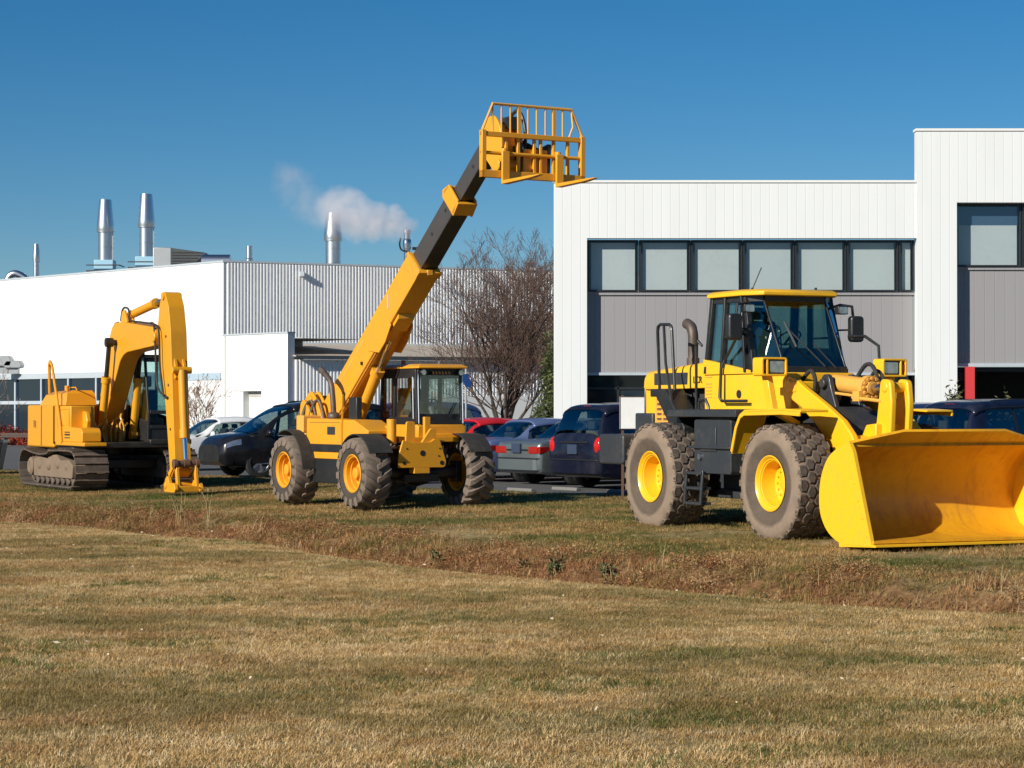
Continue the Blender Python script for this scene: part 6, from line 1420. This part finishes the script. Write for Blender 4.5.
    for sx in ((.12, -.62) if kind == 'sedan' else (.35, -.6, -1.4)):
        for s in (-1, 1): mb.brk(); mb.prism(fillet([(sx + .2, zf - .4), (sx - .28, zf - .4), (sx - .42, zf + .22), (sx - .30, zf + .24), (sx - .16, zf - .22), (sx + .2, zf - .24)], .05), s * .36 - .22, s * .36 + .22); hh = .36 if kind == 'sedan' else .42; mb.prism(fillet(rect(sx - .43, sx - .32, zf + .24, zf + hh), .04), s * .36 - .12, s * .36 + .12)
    mb.build('seat', M['seat'], t, bevel=.03)
    mb = MB(); mb.prism([(w1_ - .5, zf - .3), (w1_ - .12, zf - .12), (w1_ - .2, zf + .0), (w1_ - .62, zf + .03), (w1_ - .66, zf - .3)], -.72, .72); mb.lathe([(.16, -.012), (.18, 0), (.16, .012), (.14, 0)], (w1_ - .8, .36, zf + .04), 'x', 18, True); mb.build('dashboard', M['interior'], t)
    for s in (-1, 1):
        tall = kind != 'sedan'
        mb = MB()
        if tall: mb.ball((X[0] + .07, s * .81, .915), .22, 20, 14, (.45, .6, .86))
        else: mb.prism(fillet([(s * .44, .70), (s * .80, .70), (s * .83, .86), (s * .46, .86)], .02), X[0] - .014, X[0] + .03, 'yz'); mb.prism([(X[0] + .0, .70), (X[0] + .26, .74), (X[0] + .24, .86), (X[0] + .0, .86)], s * .78, s * .885)
        mb.build('tail_light', M[tail], t, bevel=0 if tall else .015, angle=60)
        patch(X[-1] - .5, X[-1] - .14, 3.45, 3.85, .01, s, n=6).build('headlight', M['lens'], t, angle=80, recalc=False)
        mb = MB(); mx = B['ws'][1] - .45; mb.ball((mx, s * (st[5][5] + .12), st[5][2] + .08), .11, 12, 8, (.6, 1.1, .75)); mb.bar((mx, s * (st[5][5] - .04), st[5][2] + .02), (mx, s * (st[5][5] + .1), st[5][2] + .06), .05, .05); mb.build('mirror', paint_, t)
        patch(B['side'][0] + .3, B['side'][1] - .4, 2.55, 2.85, .012, s, n=12, m_=2).build('side_trim', M['trim'] if tall else paint_, t, angle=80, recalc=False)
    mb = MB(); wb_ = st[1][5]; mb.prism(fillet([(X[0] - .07, -wb_ + .12), (X[0] - .07, wb_ - .12), (X[0] + .1, wb_ + .02), (X[0] + .5, wb_ + .035), (X[0] + .5, wb_ - .1), (X[0] + .1, wb_ - .1), (X[0] + .1, -wb_ + .1), (X[0] + .5, -wb_ + .1), (X[0] + .5, -wb_ - .035), (X[0] + .1, -wb_ - .02)], [.12, .12, .12, .01, .01, .01, .01, .01, .01, .12]), .34, .60 if kind != 'sedan' else .58, 'xy'); mb.build('rear_bumper', paint_, t, bevel=.025)
    patch(X[-1] - .3, X[-1] - .01, 1.2, 2.3, .012, None, n=5).build('front_bumper', paint_, t, angle=80, recalc=False)
    if kind != 'sedan':
        mb = MB(); mb.box(B['rw'][1] + .05, B['rw'][1] + .12, -.14, .14, pchip(X, [s_[3] for s_ in st], B['rw'][1] + .1) - .02, pchip(X, [s_[3] for s_ in st], B['rw'][1] + .1) + .03); mb.build('brake_light', M['redlens'], t)
    if kind != 'sedan':
        mb = MB(); mb.prism(fillet([(X[0] - .02, -.84), (X[0] - .02, .84), (X[0] + .2, .97), (X[0] + .2, -.97)], .05), .605, .635, 'xy'); mb.brk(); mb.box(X[0] - .025, X[0] + .02, -.5, .5, .97, 1.01); mb.build('tailgate_trim', M['trim'], t, bevel=.006)
        mb = MB(); mb.bar((r0_ + .03, -.05, 1.09), (r0_ + .02, .3, 1.12), .02, .025); mb.build('rear_wiper', M['trim'], t)
    else:
        mb = MB(); mb.prism(fillet([(X[0] - .06, -.78), (X[0] - .06, .78), (X[0] + .1, .87), (X[0] + .1, -.87)], .05), .585, .61, 'xy'); mb.brk(); mb.box(X[0] - .012, X[0] + .02, -.43, .43, .76, .80); mb.build('trunk_trim', M['trim'], t, bevel=.005)
    if plate:
        mb = MB(); z = .74 if kind != 'sedan' else .72; mb.box(X[0] - .05, X[0] + .02, -.17, .17, z, z + .2); mb.build('number_plate', M['plate'], t)
    if roofbars:
        for s in (-1, 1):
            mb = MB(); mb.tube(spline([(-1.5, s * .60, 1.78), (-1.35, s * .60, 1.845), (-.3, s * .60, 1.875), (.0, s * .60, 1.86), (.2, s * .60, 1.78)], 4), .025, 6); mb.build('roof_bar', M['trim'], t)
    for x in B['wx']:
        for s in (-1, 1):
            w_ = sub('wheel', t, (x, s * (st[5][4] - .12), B['wr']), 0 if s < 0 else PI); r = B['wr']; mb = MB()
            mb.lathe([(r * .62, -.09), (r * .7, -.11), (r * .92, -.1), (r, -.06), (r, .06), (r * .9, .1), (r * .6, .1)], n=30); mb.build('tyre', M['tyre'], w_)
            mb = MB(); mb.lathe([(r * .66, -.085), (r * .6, -.05), (r * .2, -.06), (.03, -.075), (0, -.075)], n=30)
            for k in range(5): a = 2 * PI * k / 5; mb.bar((0, -.07, 0), (r * .6 * math.cos(a), -.075, r * .6 * math.sin(a)), .06, .03, (0, 1, 0))
            mb.build('rim', M['hub'], w_)
    return t
HD = (.83, .55)
car('minivan', 'dark navy minivan seen from behind, between the silver sedan and the white sign', 'minivan', (3.4, 47.7), HD, (.006, .008, .02), .0, plate=True, tail='redlens_bright')
car('sedan', 'grey silver sedan showing its trunk and red tail lights, touching the dark minivan in view', 'car', (2.12, 50.2), HD, (.19, .225, .235), .6, plate=True)
car('sedan', 'bright red sedan of which mostly the roof shows past the telehandler cab', 'car', (-.35, 54.5), HD, (.55, .02, .025), .1)
car('sedan', 'pale blue silver sedan between the red sedan and the silver one', 'car', (.98, 52.35), HD, (.17, .23, .42), .5)
car('crossover', 'dark charcoal crossover with its hood to the left behind the telehandler rear wheel', 'car', (-5.35, 55.5), (-.88, -.47), (.008, .008, .010), .0, roofbars=True)
car('sedan', 'white sedan parked nose left behind the excavator arm', 'car', (-8.1, 61.3), (-.88, -.47), (.72, .72, .72), 0)
car('suv', 'blue car hidden behind the telehandler cab', 'car', (-3.0, 59.0), (-.88, -.47), (.045, .09, .21), .4)
car('suv', 'dark blue wagon behind the loader bucket at the right edge', 'car', (10.3, 44.6), HD, (.007, .011, .03), .0, roofbars=True)
car('minivan', 'lighter blue van whose roof shows between loader lever and dark blue wagon', 'car', (10.0, 51.5), HD, (.035, .06, .16), .3)
# board on a post, wheel stops, blue sign, black skip
s_ = thing('sign_board', 'blank white board on a rusty post behind the loader rear wheel', 'sign', (2.03, 40.4, ground_z(2.03, 40.4)), .1)
b = MB(); b.box(-.02, .02, -.02, .02, -.05, 1.95); b.build('post', M['rust'], s_); b = MB(); b.box(-.06, .42, -.045, -.022, 1.33, 1.93); b.build('board', M['white'], s_, bevel=.004)
b = MB(); b.frame(rect(-.06, .42, 1.33, 1.93), inset(rect(-.06, .42, 1.33, 1.93), .012), -.052, -.046); b.build('board_edge', M['wood'], s_)
x, y = (466 - 512) / 2200 * 58, 58; s_ = thing('blue_sign', 'small blue sign hanging crooked on a post by the bare tree', 'sign', (x, y, 0), .2)
b = MB(); b.cyl((0, 0, -.02), (0, 0, 2.8), .03, n=8); b.build('post', M['duct'], s_); b = MB(); b.prism([(-.11, 2.60), (.04, 2.64), (.08, 2.48), (.15, 2.42), (.13, 2.28), (-.01, 2.27), (-.08, 2.42)], -.05, -.03); b.build('sign_face', M['blue_sign'], s_)
for k, (px, py) in enumerate(((521, 492), (566, 491), (622, 494))):
    d = 1.7 * 2200 / (py - 409.0); b = MB(); b.prism(fillet([(-.06, 0), (.06, 0), (.05, .07), (-.05, .07)], .02), -.45, .45); o = b.build('wheel_stop', M['grey_conc'], None, bevel=.01); o.location = ((px - 512) / 2200 * d, d, .012); o.rotation_euler = (0, 0, math.atan2(.55, .83))
    tag(o, ('concrete wheel stop below the silver sedan', 'concrete wheel stop below the dark minivan', 'concrete wheel stop next to the rusty sign post')[k], 'wheel stop', 'wheel stops along the car park edge')
d = 57.0; s_ = thing('skip_bin', 'black metal skip cut off by the left edge of the picture', 'skip', ((-24 - 512) / 2200 * d, d, 0), .1)
b = MB(); b.loft([[(-.75, -.5, .12), (.62, -.5, .12), (.62, .5, .12), (-.75, .5, .12)], [(-.85, -.6, .85), (.75, -.6, .85), (.75, .6, .85), (-.85, .6, .85)]]); b.build('body', BK, s_, bevel=.02)
b = MB(); b.frame(rect(-.88, .78, -.63, .63), inset(rect(-.88, .78, -.63, .63), .06), .83, .9, 'xy'); b.build('rim', BK, s_); b = MB(); b.box(-.6, -.45, -.4, .4, -.03, .12); b.box(.35, .5, -.4, .4, -.03, .12); b.build('skid', BK, s_)
